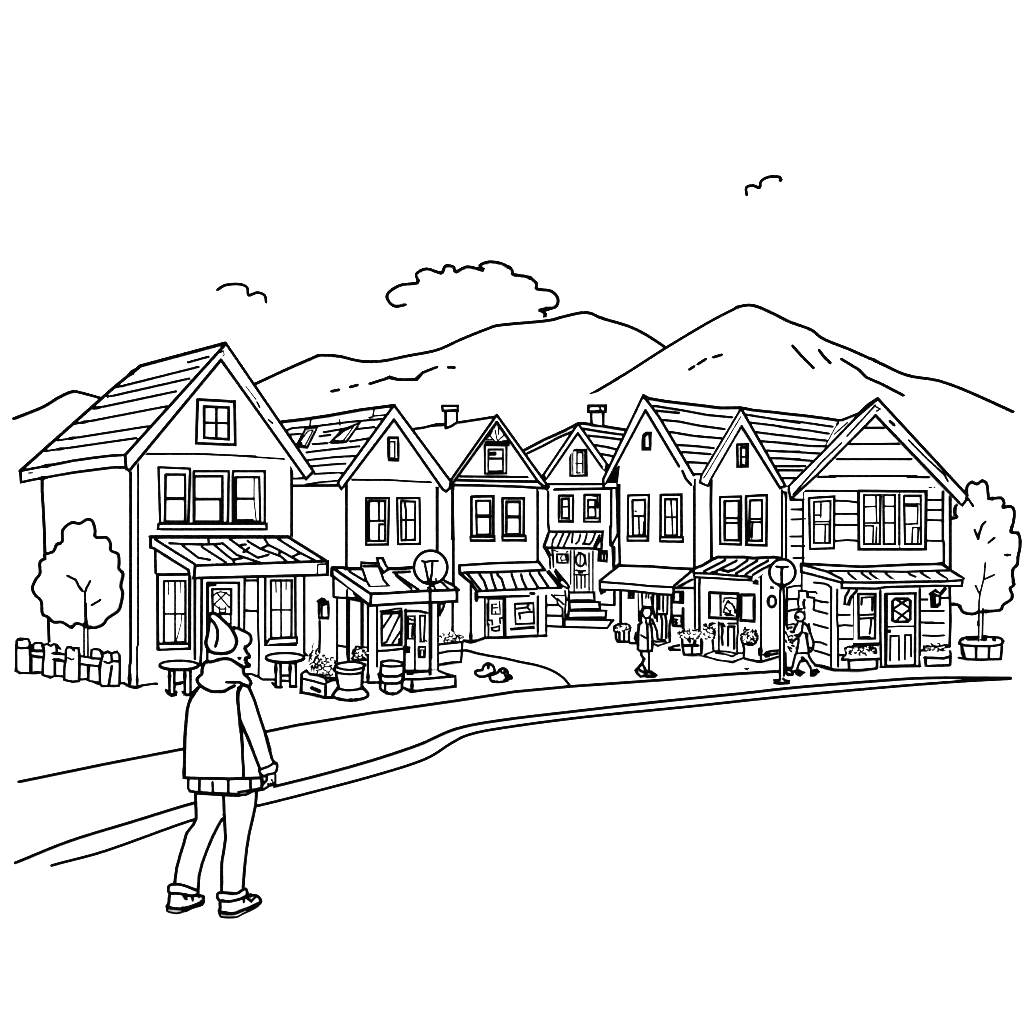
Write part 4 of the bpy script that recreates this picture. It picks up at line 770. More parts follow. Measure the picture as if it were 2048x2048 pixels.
br = Part('barrel_body', 'wood', h, 23.4); br.loft(pts(ZD, "685,1285 682,1380 668,1440 680,1530"), pts(ZD, "908,1285 908,1380 898,1440 890,1530"), 23.4, 1, 16, 2, .2)
br.ink(N, smooth(pts(ZD, "685,1275 740,1262 790,1260 850,1268 905,1290 880,1310 790,1318 710,1310 690,1290"), n=4), 5).ink(ZD, "686,1290 682,1370 665,1390 680,1440 675,1530;908,1290 905,1390 895,1440 888,1540", 5.2).ink(N, smooth(pts(ZD, "675,1530 710,1560 770,1580 830,1578 885,1545"), n=4), 5.4).ink(ZD, "725,1500 725,1560", 4.6); br.build()
for y0, dy in ((1390, 22), (1455, 25)):
    hp = Part('hoop', 'wood', h, 23.3); y = y0 / 1; hp.loft(pts(ZD, f"676,{y0} 674,{y0 + 10}"), pts(ZD, f"905,{y0 - 5} 902,{y0 + 5}"), 23.4, 1.02, 3, 1.5, .2)
    hp.ink(N, smooth(pts(ZD, f"680,{y0} 720,{y0 + dy} 790,{y0 + dy + 2} 850,{y0 + dy} 905,{y0 - 5}"), n=4), 5.6); hp.build()
h = root_at(ZD(1150, 1540), 24.2, 'step_block', "low stone step in front of the shop door under the round sign", "step")
st = Part('slab', 'stone', h, 24.1)
tpq = [P(q, y) for q, y in zip(pts(ZD, "905,1372 1240,1358 1405,1412 985,1448"), (25.6, 25.6, 24.1, 24.1))]
st.solid([P(q, 24.1) for q in pts(ZD, "985,1448 1405,1412 1405,1512 985,1560")], (-.0, 1.5, 0)); st.face(tpq); st.solid([P(q, y) for q, y in zip(pts(ZD, "895,1442 985,1450 985,1560 890,1522"), (24.8, 24.1, 24.1, 24.8))], (0, .3, 0))
st.ink(ZD, "905,1440 1070,1440 1220,1428 1405,1412 1405,1510 1300,1522 985,1560 895,1520", 5.6).ink(ZD, "985,1452 985,1558", 5).ink(ZD, "1240,1358 1320,1390 1405,1412;908,1372 905,1435;915,1370 1015,1375 1140,1365;940,1392 995,1388", 4.6); st.build()
h = root_at(ZD(1350, 1300), 30.3, 'planter_trough', "planter trough with low flowers right of the little shop", "planter")
bx = Part('box', 'wood', h, 30.2); bx.solid([P(q, 30.2) for q in pts(ZD, "1240,1105 1472,1082 1465,1275 1240,1302")], (0, .5, 0)); bx.ink(ZD, "1245,1105 1310,1098 1430,1085 1472,1080 1468,1180 1458,1275 1380,1278 1245,1302", 4.8).ink(ZD, "1245,1190 1330,1172 1470,1165", 4.6); bx.build()
bush(h, ZD, (1250, 985, 1475, 1085), 30.4, 60, 9, None, 3)

# sign posts
def sign(Y, disc, r, glyph, gw, pole, base, lab, ring_w=5.6):
    h = root_at((disc[0], base[1]), Y, 'sign_post', lab, "sign", "round signs on poles")
    d = Part('sign_disc', 'wood', h, Y - .1); e_ = ell(*disc, r, r, n=36); d.panel(N, e_[:-1], Y - .12, .06, ring_w)
    for g, w_ in zip(glyph, gw): d.ink(N, g, w_, Y - .13)
    d.build()
    pl = Part('pole', 'wood', h, Y); x0, x1, y0, y1 = pole
    pl.loft([(x0, y0), (x0, y1)], [(x1, y0), (x1, y1)], Y, 1, 3, 0, 0, 12); return h, pl
h, pl = sign(24.6, ZD(1165, 360), 33.5, (pts(ZD, "1080,300 1120,308 1165,298 1235,298"), pts(ZD, "1105,310 1125,400 1142,490"), pts(ZD, "1182,320 1178,410 1165,490"), pts(ZD, "1150,480 1152,510"), pts(ZD, "1090,505 1240,505"), pts(ZD, "1215,470 1225,500")), (5, 5, 5, 5, 6.6, 4), (857.5, 862.5, 1170, 1357), ZD(1155, 1435), "round T sign on a pole in front of the little shop", 6)
pl.ink(ZD, "1160,560 1160,1430", 6.6).ink(ZD, "1135,560 1165,540 1195,545;1175,700 1175,1240;1160,1230 1150,1360", 4); pl.build()
h, pl = sign(27.2, ZJ(1190, 415), 26, (pts(ZJ, "1112,342 1170,350 1260,345"), pts(ZJ, "1185,365 1180,430 1185,580"), pts(ZJ, "1150,590 1220,600")), (5.2, 5.8, 6), (1560, 1567.6, 1174, 1362), ZJ(1180, 1830), "round T sign on a pole in front of the sided house")
pl.ink(ZJ, "1168,615 1158,690 1158,1800;1205,615 1212,800 1210,1750", 4.6); pl.build()
p = Part('base', 'stone', h, 27.1); p.loft(pts(ZJ, "1085,1815 1090,1845"), pts(ZJ, "1280,1815 1275,1845"), 27.1, 1, 4, 1, .1); p.ink(ZJ, "1160,1800 1085,1810 1085,1840 1150,1850 1275,1842 1280,1815 1230,1808;1200,1785 1230,1810", 4.8); p.build()

# rocks on the pavement
for nm, o_, Y, d_, lab in (("a", "275,1682 300,1662 352,1656 370,1612 410,1584 450,1590 482,1620 492,1680 440,1702 400,1724 340,1732 295,1712", 27.9, "415,1605 420,1640;432,1600 425,1640", "left rock with a pointed end lying on the curved pavement"), ("b", "440,1718 490,1700 530,1680 545,1652 590,1637 630,1660 645,1710 682,1735 650,1757 600,1782 520,1790 455,1775", 27.5, "560,1665 575,1690;600,1665 605,1710 620,1740;660,1735 600,1765", "right rock, nearer the road, lying on the curved pavement")):
    p = Part('rock', 'stone', Y=Y); q = smooth(pts(ZF, o_), True, 4); p.org = P(ZF(450, 1730), Y); p.puff(q, Y, .22, 2.4).ink(N, q, 5.2, Y - .1, closed=True, flat=True).ink(ZF, d_, 4.4); p.build(); tag(p.o, lab, "rock", "rocks on the pavement")

# pots and planters on the right
h = root_at(ZH(350, 1320), 33.4, 'flower_tub', "slatted tub with round bush left of the curtained door", "planter")
tb = Part('tub', 'wood', h, 33.4); tb.loft(pts(ZH, "262,1185 280,1310"), pts(ZH, "445,1185 438,1312"), 33.4, 1, 8, 1.5, .05); tb.ink(ZH, "265,1180 268,1270 290,1310 440,1312;438,1180 440,1300;315,1190 315,1300", 5).ink(ZH, "375,1180 375,1300", 5); tb.build()
bush(h, ZH, (245, 1080, 460, 1190), 33.4, 34, 21, "250,1180 240,1150 255,1110 320,1080 420,1085 455,1130 450,1180", 3)
h = root_at(ZH(1250, 1480), 31.4, 'planter_trough', "square planter overflowing with flowers left of the entrance bay", "planter")
bx = Part('box', 'wood', h, 31.4); bx.panel(ZH, "1120,1275 1365,1275 1368,1475 1142,1478", 31.4, .4, 0); bx.ink(ZH, "1120,1280 1125,1350 1145,1475 1260,1478 1370,1470;1370,1275 1370,1480;1250,1380 1250,1470", 5.2).ink(ZH, "1150,1362 1250,1355 1325,1360;1215,1290 1220,1310;1290,1300 1280,1340", 6); bx.build()
bush(h, ZH, (1065, 1140, 1380, 1290), 31.3, 60, 22, None, 3)
p = Part('doormat', 'stone', Y=31.9); p.org = P(ZH(1050, 1400), 31.9); p.panel(ZH, "955,1400 1020,1365 1130,1350 1140,1412 965,1415", 31.9, .1, 0).ink(ZH, "1120,1350 1020,1365 955,1395 970,1415 1135,1415", 5).ink(ZH, "955,1390 965,1410", 7); p.build(); tag(p.o, "flat pale slab on the ground left of the overflowing planter", "slab")
h = root_at(ZH(1450, 1440), 31.45, 'plant_pot', "large pale pot with a leafy bush beside the panelled entrance door", "pot")
pt = Part('pot', 'stone', h, 31.45); pt.loft(pts(ZH, "1375,1280 1385,1420 1395,1440"), pts(ZH, "1520,1280 1528,1420 1515,1435"), 31.5, .8, 8, 1.5, .05); pt.ink(ZH, "1380,1300 1372,1440;1515,1290 1525,1410", 4.6).build()
bush(h, ZH, (1385, 1070, 1545, 1285), 31.3, 54, 23, "1480,1075 1545,1075;1400,1100 1440,1110;1530,1150 1545,1200 1530,1270", 3)
h = root_at(ZJ(800, 1540), 31.2, 'plant_pot', "pale pot with a ball shaped bush at the corner of the entrance bay", "pot")
pt = Part('pot', 'stone', h, 31.2); pt.loft(pts(ZJ, "682,1330 690,1500 720,1540"), pts(ZJ, "895,1330 900,1480 890,1555"), 31.3, .7, 8, 1.5, .05); pt.ink(ZJ, "680,1330 695,1400 692,1500;890,1400 895,1480", 4.8).build()
bush(h, ZJ, (668, 1130, 870, 1345), 31.1, 60, 24, "710,1125 700,1190 670,1230 665,1310 730,1345 820,1345 865,1280 870,1240 845,1220 845,1160", 3)
p = Part('stone_bowl', 'stone', Y=31.0); p.org = P(ZJ(1050, 1500), 31); p.puff(pts(ZJ, "960,1480 985,1450 1050,1428 1150,1420 1150,1460 1120,1480 1000,1500 965,1500"), 31, .15, 1.5); p.ink(ZJ, "1150,1422 1050,1428 985,1445 955,1480 975,1502 1020,1495;995,1478 1060,1475 1130,1462", 5); p.build(); tag(p.o, "low stone bowl at the foot of the entrance bay, left of the right sign pole", "bowl")
for box, bxp, ink_, seed, out, lab in (((430, 825, 710, 900), "455,945 718,938 705,1020 465,1018", "460,948 560,942 720,935;462,950 465,1015;340,1030 570,1030 700,1018;705,940 703,1015", 31, "440,890 432,850 460,830 500,840;500,820 560,830;640,850 690,845 695,890;435,900 400,940 460,938", "flower box under the ground floor window of the sided house"), ((1100, 808, 1320, 872), "1112,915 1340,910 1338,992 1120,998", "1110,925 1280,930 1340,910 1330,870;1118,920 1125,995 1330,990;1335,900 1332,985", 32, "1105,860 1110,835 1140,825;1170,805 1210,830 1290,815 1320,830;1230,850 1270,865", "flower box right of the door of the sided house")):
    h = root_at(ZK((box[0] + box[2]) / 2, 1020), 29.0, 'flower_box', lab, "planter", "flower boxes of the sided house")
    bx = Part('box', 'wood', h, 29).panel(ZK, bxp, 29.0, .3, 0); bx.ink(ZK, ink_, 5.6); bx.build()
    bush(h, ZK, box, 29.1, 24, seed, out, 3)
h = root_at(ZJ(1480, 660), 29.5, 'hanging_sign', "small hanging sign board on the siding above the walking couple", "sign")
hs = Part('board', 'wood', h, 29.5); hs.panel(ZJ, "1400,660 1500,660 1512,700 1605,725 1600,890 1480,875 1400,870", 29.5, .06, 0); hs.ink(ZJ, "1400,860 1390,810 1400,740 1400,655 1500,655 1512,735 1600,745 1600,830 1590,895;1395,870 1400,890", 4.4).ink(ZJ, "1475,770 1460,810 1475,880", 5.4); hs.build()
plate('bracket', h, ZJ, "1515,665 1625,668 1620,690 1515,690", 29.5, .06, 0, "1510,668 1620,668 1632,690;1520,690 1515,740", 4.4)

# ================================================================== people
def capsule(bm, a, b, ra, rb, m=12):
    a, b = Vector(a), Vector(b); d = (b - a); L = d.length or 1e-6; d.normalize(); u = d.orthogonal().normalized(); v = d.cross(u)
    rows = []
    for k in range(-3, 4):
        pass
    prof = [(-math.cos(t) * ra, math.sin(t) * ra) for t in (.2, .7, 1.2, 1.57)] + [(L + math.sin(t) * rb, math.cos(t) * rb) for t in (0, .4, .9, 1.37)]
    for z, r in prof: rows.append([bm.verts.new(a + d * z + (u * math.cos(2 * math.pi * j / m) + v * math.sin(2 * math.pi * j / m)) * r) for j in range(m)])
    for p_, q_ in zip(rows, rows[1:]):
        for j in range(m): bm.faces.new((p_[j], p_[(j + 1) % m], q_[(j + 1) % m], q_[j]))
    bm.faces.new(rows[0][::-1]); bm.faces.new(rows[-1])
def remesh(part, vox):
    """fuse the overlapping limbs, head and fingers of a figure into one continuous skin"""
    bm = part.bm; bmesh.ops.recalc_face_normals(bm, faces=bm.faces[:]); me = bpy.data.meshes.new("skin"); bm.to_mesh(me); bm.free()
    o = bpy.data.objects.new("skin", me); COL.objects.link(o); md = o.modifiers.new("r", 'REMESH'); md.mode = 'VOXEL'; md.voxel_size = vox
    s2 = o.modifiers.new("s", 'SMOOTH'); s2.iterations = 3; s2.factor = .4
    dg = bpy.context.evaluated_depsgraph_get(); ev = o.evaluated_get(dg); me2 = bpy.data.meshes.new_from_object(ev)
    part.bm = bmesh.new(); part.bm.from_mesh(me2); bpy.data.objects.remove(o); bpy.data.meshes.remove(me2)

# the coat wearer in the foreground, seen from behind
Y = 6.1
body = Part('person', 'skin', Y=Y); body.org = P((410, 1830), Y)
hd = pts(ZQ, "1030,350 1130,358 1200,385 1270,430 1300,480 1298,550 1262,600 1232,625 1245,665 1285,722 1245,745 1238,790 1285,832 1258,858 1200,862 1170,930 1040,960 860,930 800,800 760,640 770,480 850,390 950,350")
body.puff(smooth(hd, True, 3), Y, .125, 3, 8)
B = body.bm; W = lambda x, y, dy=0: P((x, y), Y + dy)
capsule(B, W(440, 1330), W(436, 1400), .055, .07); capsule(B, W(430, 1410), W(436, 1590), .105, .11); capsule(B, W(408, 1418), W(482, 1416), .05, .05)
capsule(B, W(487, 1412, -.06), W(512, 1480, -.08), .045, .036); capsule(B, W(512, 1480, -.08), W(536, 1548, -.1), .036, .026)
capsule(B, W(404, 1416), W(392, 1490, -.1), .042, .036); capsule(B, W(392, 1490, -.1), W(410, 1530, -.22), .036, .026)
capsule(B, W(419, 1600), W(397, 1680, .02), .055, .05); capsule(B, W(397, 1680, .02), W(375, 1790, .05), .05, .035); capsule(B, W(374, 1800, .05), W(392, 1815, -.05), .03, .028)
capsule(B, W(480, 1600), W(472, 1690, -.02), .06, .05); capsule(B, W(472, 1690, -.02), W(465, 1800, 0), .05, .036); capsule(B, W(462, 1810, 0), W(492, 1815, -.05), .03, .028)
capsule(B, W(537, 1552, -.1), W(539, 1564, -.11), .024, .026)                                        # palm, then four fingers and the thumb
for fx, l, dy in ((547, 15, -.135), (542, 18, -.125), (536, 18, -.11), (530, 15, -.095)):
    capsule(B, W(fx - 2, 1562, dy), W(fx - 1, 1562 + l * .55, dy - .012), .0095, .009, 8); capsule(B, W(fx - 1, 1562 + l * .55, dy - .012), W(fx - 5, 1562 + l, dy + .004), .009, .007, 8)
capsule(B, W(532, 1553, -.125), W(526, 1566, -.14), .0105, .009, 8); capsule(B, W(526, 1566, -.14), W(528, 1574, -.145), .009, .0075, 8)
capsule(B, W(444, 1305, -.12), W(447, 1316, -.125), .018, .012, 8)                                    # ear
remesh(body, .0085)
body.ink(N, smooth(pts(ZQ, "1060,360 1130,362 1180,385 1270,430 1302,480 1295,550 1240,608 1228,625 1245,665 1285,722 1268,742 1240,745 1238,790 1240,815 1285,832 1262,858 1200,862"), n=3), 6).ink(ZQ, "1225,600 1240,650", 6).ink(ZQ, "1240,812 1280,835", 6).ink(ZQ, "1140,745 1165,745;1150,755 1155,762", 5)
body.ink(ZR, "1140,378 1145,440 1130,470;1190,370 1185,410 1145,455 1140,480;1275,350 1275,455 1215,465 1160,500 1120,508", 4.6).ink(ZR, "1235,405 1240,412;1200,445 1205,460;1225,440 1240,450;1250,430 1255,445", 4)
body.build(); tag(body.o, "large foreground person seen from behind in a hooded coat, facing the houses", "person")
hair = Part('hair', 'skin', body, Y - .15)
hp = smooth(pts(ZQ, "790,170 860,185 950,265 1030,340 1085,430 1118,520 1100,600 1050,660 960,688 880,690 795,675 742,625 718,550 738,450 755,330 760,220"), True, 4)
hair.puff(hp, Y - .1, .1, 3).ink(N, hp, 6.6, Y - .13, closed=True, flat=True).ink(N, smooth(pts(ZQ, "770,235 830,300 868,390 868,500 842,600"), n=4), 6.2); hair.build()
ck = Part('coat', 'cloth', body, Y); ck.loft(pts(N, "404,1368 390,1385 379,1405 373,1440 370.5,1487 368.5,1556"), pts(N, "486,1372 492,1390 497,1420 503,1470 512,1515 522,1556"), Y, .62, 30, 2.6, 0, 28)
ck.ink(ZQ, "640,1110 570,1190 510,1300 480,1400 465,1550 452,1700 442,1850", 6.4).ink(ZR, "352,0 350,150 345,385 600,390 800,395 1135,385", 6.4).ink(ZQ, "1190,1090 1150,1140 1132,1200 1130,1300 1145,1450 1160,1600 1180,1750 1190,1900", 6.6).ink(ZR, "935,-10 940,150 950,300 950,380", 6).ink(ZR, "1105,300 1130,375", 5); ck.build()
sl_ = Part('sleeve', 'cloth', body, Y - .1); sl_.loft(pts(N, "486,1372 484,1400 492,1432 500,1475 508,1505 518,1537"), pts(N, "500,1372 507,1395 518,1428 531,1475 541,1505 550,1527"), Y - .12, .9, 20, 2.4)
sl_.ink(ZQ, "1200,1085 1270,1115 1300,1180 1350,1300 1400,1460 1480,1700 1550,1932", 6).ink(ZQ, "1160,1550 1200,1640 1260,1780 1320,1932", 6.2).ink(ZR, "1005,0 1060,150 1115,290", 5.8).ink(ZR, "1190,0 1240,190 1270,240", 5.8); sl_.build()
cf = Part('cuff', 'cloth', body, Y - .12); q = smooth(pts(ZR, "1108,312 1140,292 1210,265 1275,228 1295,262 1275,330 1200,352 1150,368"), True, 4); cf.puff(q, Y - .14, .06, 2).ink(N, q, 5, Y - .16, closed=True, flat=True); cf.build()
hdd = Part('hood', 'cloth', body, Y - .05); q = smooth(pts(ZQ, "665,900 690,815 720,785 790,790 880,765 960,752 1040,765 1120,812 1200,865 1212,950 1270,1005 1300,1060 1290,1105 1180,1085 1110,1100 1000,1155 950,1178 860,1185 790,1178 700,1140 640,1100 600,1040 612,1000 668,955"), True, 4)
hdd.puff(q, Y - .06, .19, 2.8).ink(N, smooth(pts(ZQ, "1205,870 1120,815 1040,768 960,755 880,768 790,795 720,795 690,830 668,900 665,950 615,1000 605,1040 640,1095 700,1140 790,1178 870,1182 950,1178 1020,1140 1090,1105"), n=4), 6.4).ink(N, smooth(pts(ZQ, "1208,870 1210,945 1265,1000 1300,1060 1285,1105 1230,1105 1180,1075 1140,1060 985,1058"), n=4), 6.2); hdd.build()
hm_ = Part('sweater_hem', 'cloth', body, Y); hm_.loft(pts(ZR, "385,395 385,490 405,525 470,548"), pts(ZR, "1135,395 1130,490 1060,520 960,562"), Y, .55, 12, 2.4)
hm_.ink(ZR, "390,395 388,490 405,520 465,530", 5.2).ink(ZR, "465,535 520,540 740,552 910,562", 8).ink(ZR, "900,528 1010,515 1075,500 1130,485 1135,440 1128,400;900,565 980,555 1060,515", 5).ink(ZR, "503,405 500,520;635,430 640,520;795,410 795,540;1022,405 1022,510", 5.4); hm_.build()
for side, l, r, lw, Yt in (('l', "465,555 466,640 468,790 440,860 370,950 340,1060 305,1170 270,1300 250,1465", "745,555 742,780 690,880 640,980 580,1120 530,1260 500,1380 492,1535", 0, .04), ('r', "752,560 756,800 768,1000 750,1120 728,1250 728,1555", "1085,525 1075,660 1045,800 1010,950 985,1100 965,1280 955,1400 948,1515", 0, -.03)):
    t_ = Part('trouser_leg', 'cloth', body, Y + Yt); t_.loft(pts(ZR, l), pts(ZR, r), Y + Yt, .8, 26, 2.4)
    if side == 'l': t_.ink(ZR, "462,545 466,640 468,800 440,860 370,950 340,1060 305,1170 270,1300 248,1465;735,800 690,880 640,980 580,1120 530,1260 500,1380 490,1530", 6)
    else: t_.ink(ZR, "748,560 756,800 766,1000 750,1120 728,1250 728,1550;1085,520 1075,660 1045,800 1010,950 985,1100 965,1280 955,1400 948,1505", 6)
    t_.build()
for pl, Yt in (("205,1472 320,1472 440,1515 490,1540 470,1578 380,1582 300,1562 205,1558 185,1520", .03), ("698,1552 870,1560 930,1530 965,1512 985,1530 985,1590 900,1620 800,1640 700,1628", -.06)):
    cf = Part('trouser_cuff', 'cloth', body, Y + Yt); q = smooth(pts(ZR, pl), True, 4); cf.puff(q, Y + Yt, .085, 2.4).ink(N, q, 5.6, Y + Yt - .02, closed=True, flat=True); cf.build()
for up_, so_, det, Yt in (("210,1562 190,1650 175,1700 250,1712 330,1715 420,1690 530,1645 545,1595 500,1582 420,1582 320,1565", "178,1690 172,1730 190,1748 270,1762 350,1742 430,1712 530,1675 540,1640 400,1690 280,1718", "340,1590 365,1610 370,1620;430,1590 435,1630;450,1675 510,1670", .1),
                          ("720,1635 712,1700 715,1755 860,1762 930,1735 1110,1665 1122,1620 1080,1582 1000,1582 900,1622 800,1642", "712,1745 712,1785 740,1802 870,1802 940,1770 1080,1702 1118,1650 930,1735 850,1760", "955,1600 955,1650;990,1610 1030,1640 1065,1605", .0)):
    s_ = Part('shoe', 'cloth', body, Y + Yt); q = smooth(pts(ZR, up_), True, 4); s_.puff(q, Y + Yt, .09, 2.4).ink(N, q, 5.8, Y + Yt - .03, closed=True, flat=True).ink(ZR, det, 5); s_.build()
    so2 = Part('sole', 'wood', s_, Y + Yt - .02); q = smooth(pts(ZR, so_), True, 4); so2.puff(q, Y + Yt, .1, 2).ink(N, q, 4, Y + Yt - .03, closed=True, flat=True); so2.build()

# the walker under the plain awning
Y = 28.9
b = Part('person', 'skin', Y=Y); b.org = P(ZH(640, 1750), Y); W = lambda x, y, dy=0: P(ZH(x, y), Y + dy); B = b.bm
b.puff(smooth(pts(ZH, "620,890 670,870 715,890 728,930 725,970 690,1000 650,1008 615,970 605,930"), True, 3), Y, .1, 1)
capsule(B, W(655, 990), W(645, 1080), .05, .06); capsule(B, W(640, 1100), W(645, 1290), .12, .12)
capsule(B, W(690, 1090, -.05), W(765, 1150, -.1), .045, .04); capsule(B, W(765, 1150, -.1), W(775, 1265, -.12), .038, .03)
capsule(B, W(590, 1090, .05), W(560, 1180, .1), .045, .038); capsule(B, W(560, 1180, .1), W(535, 1260, .1), .036, .03)
capsule(B, W(620, 1310, .02), W(645, 1520, .05), .085, .06); capsule(B, W(645, 1520, .05), W(590, 1660, .15), .058, .04); capsule(B, W(585, 1670, .15), W(625, 1730, .1), .035, .03)
capsule(B, W(680, 1310, -.05), W(665, 1520, -.05), .085, .06); capsule(B, W(665, 1520, -.05), W(675, 1710, -.05), .058, .04); capsule(B, W(675, 1730, -.05), W(770, 1742, -.15), .035, .03)
for fx in (766, 773, 780, 786): capsule(B, W(fx, 1270, -.12), W(fx + 2, 1300, -.13), .009, .008, 6)
capsule(B, W(765, 1262, -.14), W(756, 1288, -.15), .01, .008, 6)
remesh(b, .018)
b.ink(ZH, "625,880 720,880;620,895 605,940 630,990 650,1010 690,1000 722,965 725,900", 4.2).ink(ZH, "590,1440 600,1490 632,1530 605,1590 560,1640 525,1675", 5.6).ink(ZH, "695,1440 695,1690", 4.6).ink(ZH, "622,1610 650,1680 655,1750", 4.4); b.build()
tag(b.o, "person in a knee length coat walking past the plain white awning", "person")
hr_ = Part('hair', 'ink', b, Y - .1); hr_.puff(smooth(pts(ZH, "732,875 765,870 768,945 748,975 738,940"), True, 3), Y - .02, .05, 0); hr_.ink(ZH, "590,920 600,1010 592,1070", 3.6).ink(ZH, "612,890 620,860 720,862", 4); hr_.build()
ct = Part('coat', 'cloth', b, Y); ct.loft(pts(ZH, "600,1040 565,1090 556,1200 553,1425"), pts(ZH, "665,1035 735,1080 738,1290 742,1440"), Y - .02, .75, 14, 1.5)
ct.ink(ZH, "600,1060 565,1090 555,1200 552,1410 580,1430 735,1430 742,1290", 5.6).ink(ZH, "655,1040 672,1110 680,1290 680,1410", 5).ink(ZH, "595,1225 640,1255 670,1265", 4.4); ct.build()
sl_ = Part('sleeve', 'cloth', b, Y - .12); sl_.loft(pts(ZH, "685,1060 700,1110 730,1180 735,1262"), pts(ZH, "730,1015 790,1080 805,1180 805,1268"), Y - .12, .8, 8, 1.5); sl_.ink(ZH, "712,1010 705,1060 730,1130 738,1270;735,1020 770,1100 800,1180 805,1265", 4.8).ink(ZH, "690,1085 715,1080 760,1080", 3.6); sl_.build()
bg_ = Part('handbag', 'cloth', Y=Y + .1); bg_.org = P(ZH(525, 1290), Y + .1); bg_.puff(smooth(pts(ZH, "555,1190 530,1190 520,1230 508,1270 520,1295 555,1290"), True, 3), Y + .1, .06, 1).ink(ZH, "550,1190 530,1195 522,1230 510,1270 530,1295;535,1235 530,1260", 5); bg_.build(); tag(bg_.o, "small bag at the side of the person under the plain awning", "bag")
for pl, Yt in (("545,1650 525,1680 540,1715 590,1760 640,1745 650,1715 600,1690", .12), ("670,1690 720,1700 795,1742 770,1755 665,1757 660,1720", -.08)):
    s_ = Part('shoe', 'cloth', b, Y + Yt); q = pts(ZH, pl); s_.puff(smooth(q, True, 3), Y + Yt, .07, 1).ink(N, q, 5, closed=True); s_.build()
bpy.data.objects

# the walking couple by the sided house
Y = 28.7
b = Part('person', 'skin', Y=Y); b.org = P(ZJ(1480, 1735), Y); W = lambda x, y, dy=0: P(ZJ(x, y), Y + dy); B = b.bm
b.puff(ell(*ZJ(1415, 985), 9.9, 10.2)[:-1], Y, .12, 1.5)
capsule(B, W(1440, 1030), W(1455, 1090), .05, .06); capsule(B, W(1460, 1110), W(1455, 1380), .11, .12)
capsule(B, W(1420, 1120, -.05), W(1390, 1210, -.1), .045, .04); capsule(B, W(1390, 1210, -.1), W(1335, 1275, -.15), .038, .03)
capsule(B, W(1510, 1120, .02), W(1560, 1250, 0), .045, .038); capsule(B, W(1560, 1250, 0), W(1562, 1390, -.02), .036, .03)
capsule(B, W(1420, 1410, -.03), W(1375, 1560, -.05), .08, .055); capsule(B, W(1375, 1560, -.05), W(1350, 1670, -.02), .052, .038); capsule(B, W(1350, 1690, -.02), W(1440, 1720, -.1), .035, .03)
capsule(B, W(1490, 1410, .03), W(1540, 1540, .06), .08, .055); capsule(B, W(1540, 1540, .06), W(1590, 1670, .1), .052, .038); capsule(B, W(1585, 1720, .1), W(1630, 1690, .06), .03, .028)
for fx in (1545, 1556, 1566, 1576): capsule(B, W(fx, 1395, -.02), W(fx - 4, 1430, -.03), .009, .008, 6)
capsule(B, W(1548, 1385, -.05), W(1536, 1410, -.06), .01, .008, 6)
remesh(b, .018)
b.ink(N, ell(*ZJ(1415, 985), 9.9, 10.2), 4.2).ink(ZJ, "1385,985 1398,1000", 5).ink(ZJ, "1360,1470 1340,1540 1315,1650;1420,1560 1395,1620 1375,1680", 4.6).ink(ZJ, "1450,1510 1500,1560 1560,1660;1530,1490 1570,1560 1615,1610", 5).ink(ZJ, "1545,1385 1580,1390;1545,1435 1575,1420", 4); b.build()
tag(b.o, "adult in a long coat striding away from the right sign pole", "person")
hr_ = Part('hair', 'ink', b, Y); hr_.puff(smooth(pts(ZJ, "1462,905 1490,920 1492,1030 1470,1030 1478,980"), True, 3), Y + .02, .05, 0); hr_.build()
ct = Part('coat', 'cloth', b, Y); ct.loft(pts(ZJ, "1448,1070 1410,1150 1390,1290 1368,1450"), pts(ZJ, "1490,1070 1530,1150 1532,1290 1535,1450"), Y, .7, 14, 1.5)
ct.ink(ZJ, "1465,1060 1450,1100 1440,1180 1400,1220 1350,1230", 4.8).ink(ZJ, "1400,1280 1390,1360 1370,1460 1535,1455 1530,1480", 4.8).ink(ZJ, "1480,1070 1520,1120 1545,1180", 5); ct.build()
for l, r, Yt, ink_ in (("1440,1100 1340,1190 1320,1280", "1450,1150 1420,1230 1335,1300", -.12, "1440,1190 1400,1250 1330,1300;1385,1070 1345,1150 1335,1190"), ("1500,1090 1495,1200 1530,1400", "1530,1090 1565,1200 1590,1380", -.02, "1475,1195 1500,1205 1510,1310 1535,1440;1530,1080 1545,1180 1580,1280 1592,1330 1585,1400 1555,1440")):
    sl_ = Part('sleeve', 'cloth', b, Y + Yt); sl_.loft(pts(ZJ, l), pts(ZJ, r), Y + Yt, .8, 8, 1); sl_.ink(ZJ, ink_, 5); sl_.build()
p = Part('leg_shadow_fold', 'ink', b, Y); p.panel(ZJ, "1430,1500 1470,1540 1480,1570 1425,1580", Y - .02, .03, 2); p.o_ = p.build(); p.o.name = 'trouser_fold_shadow'  # black patch painted in as the leg shadow at the trouser fold
for pl, Yt, fill in (("1350,1685 1410,1680 1465,1705 1410,1745 1380,1725", -.05, 1), ("1560,1680 1575,1690 1640,1668 1655,1692 1595,1745 1562,1745", .08, 0)):
    s_ = Part('shoe', 'ink' if fill else 'cloth', b, Y + Yt); q = pts(ZJ, pl); s_.puff(smooth(q, True, 3), Y + Yt, .06, .5).ink(N, q, 4.6, closed=True)
    if not fill: s_.ink(ZJ, "1572,1700 1580,1735", 8)
    s_.build()
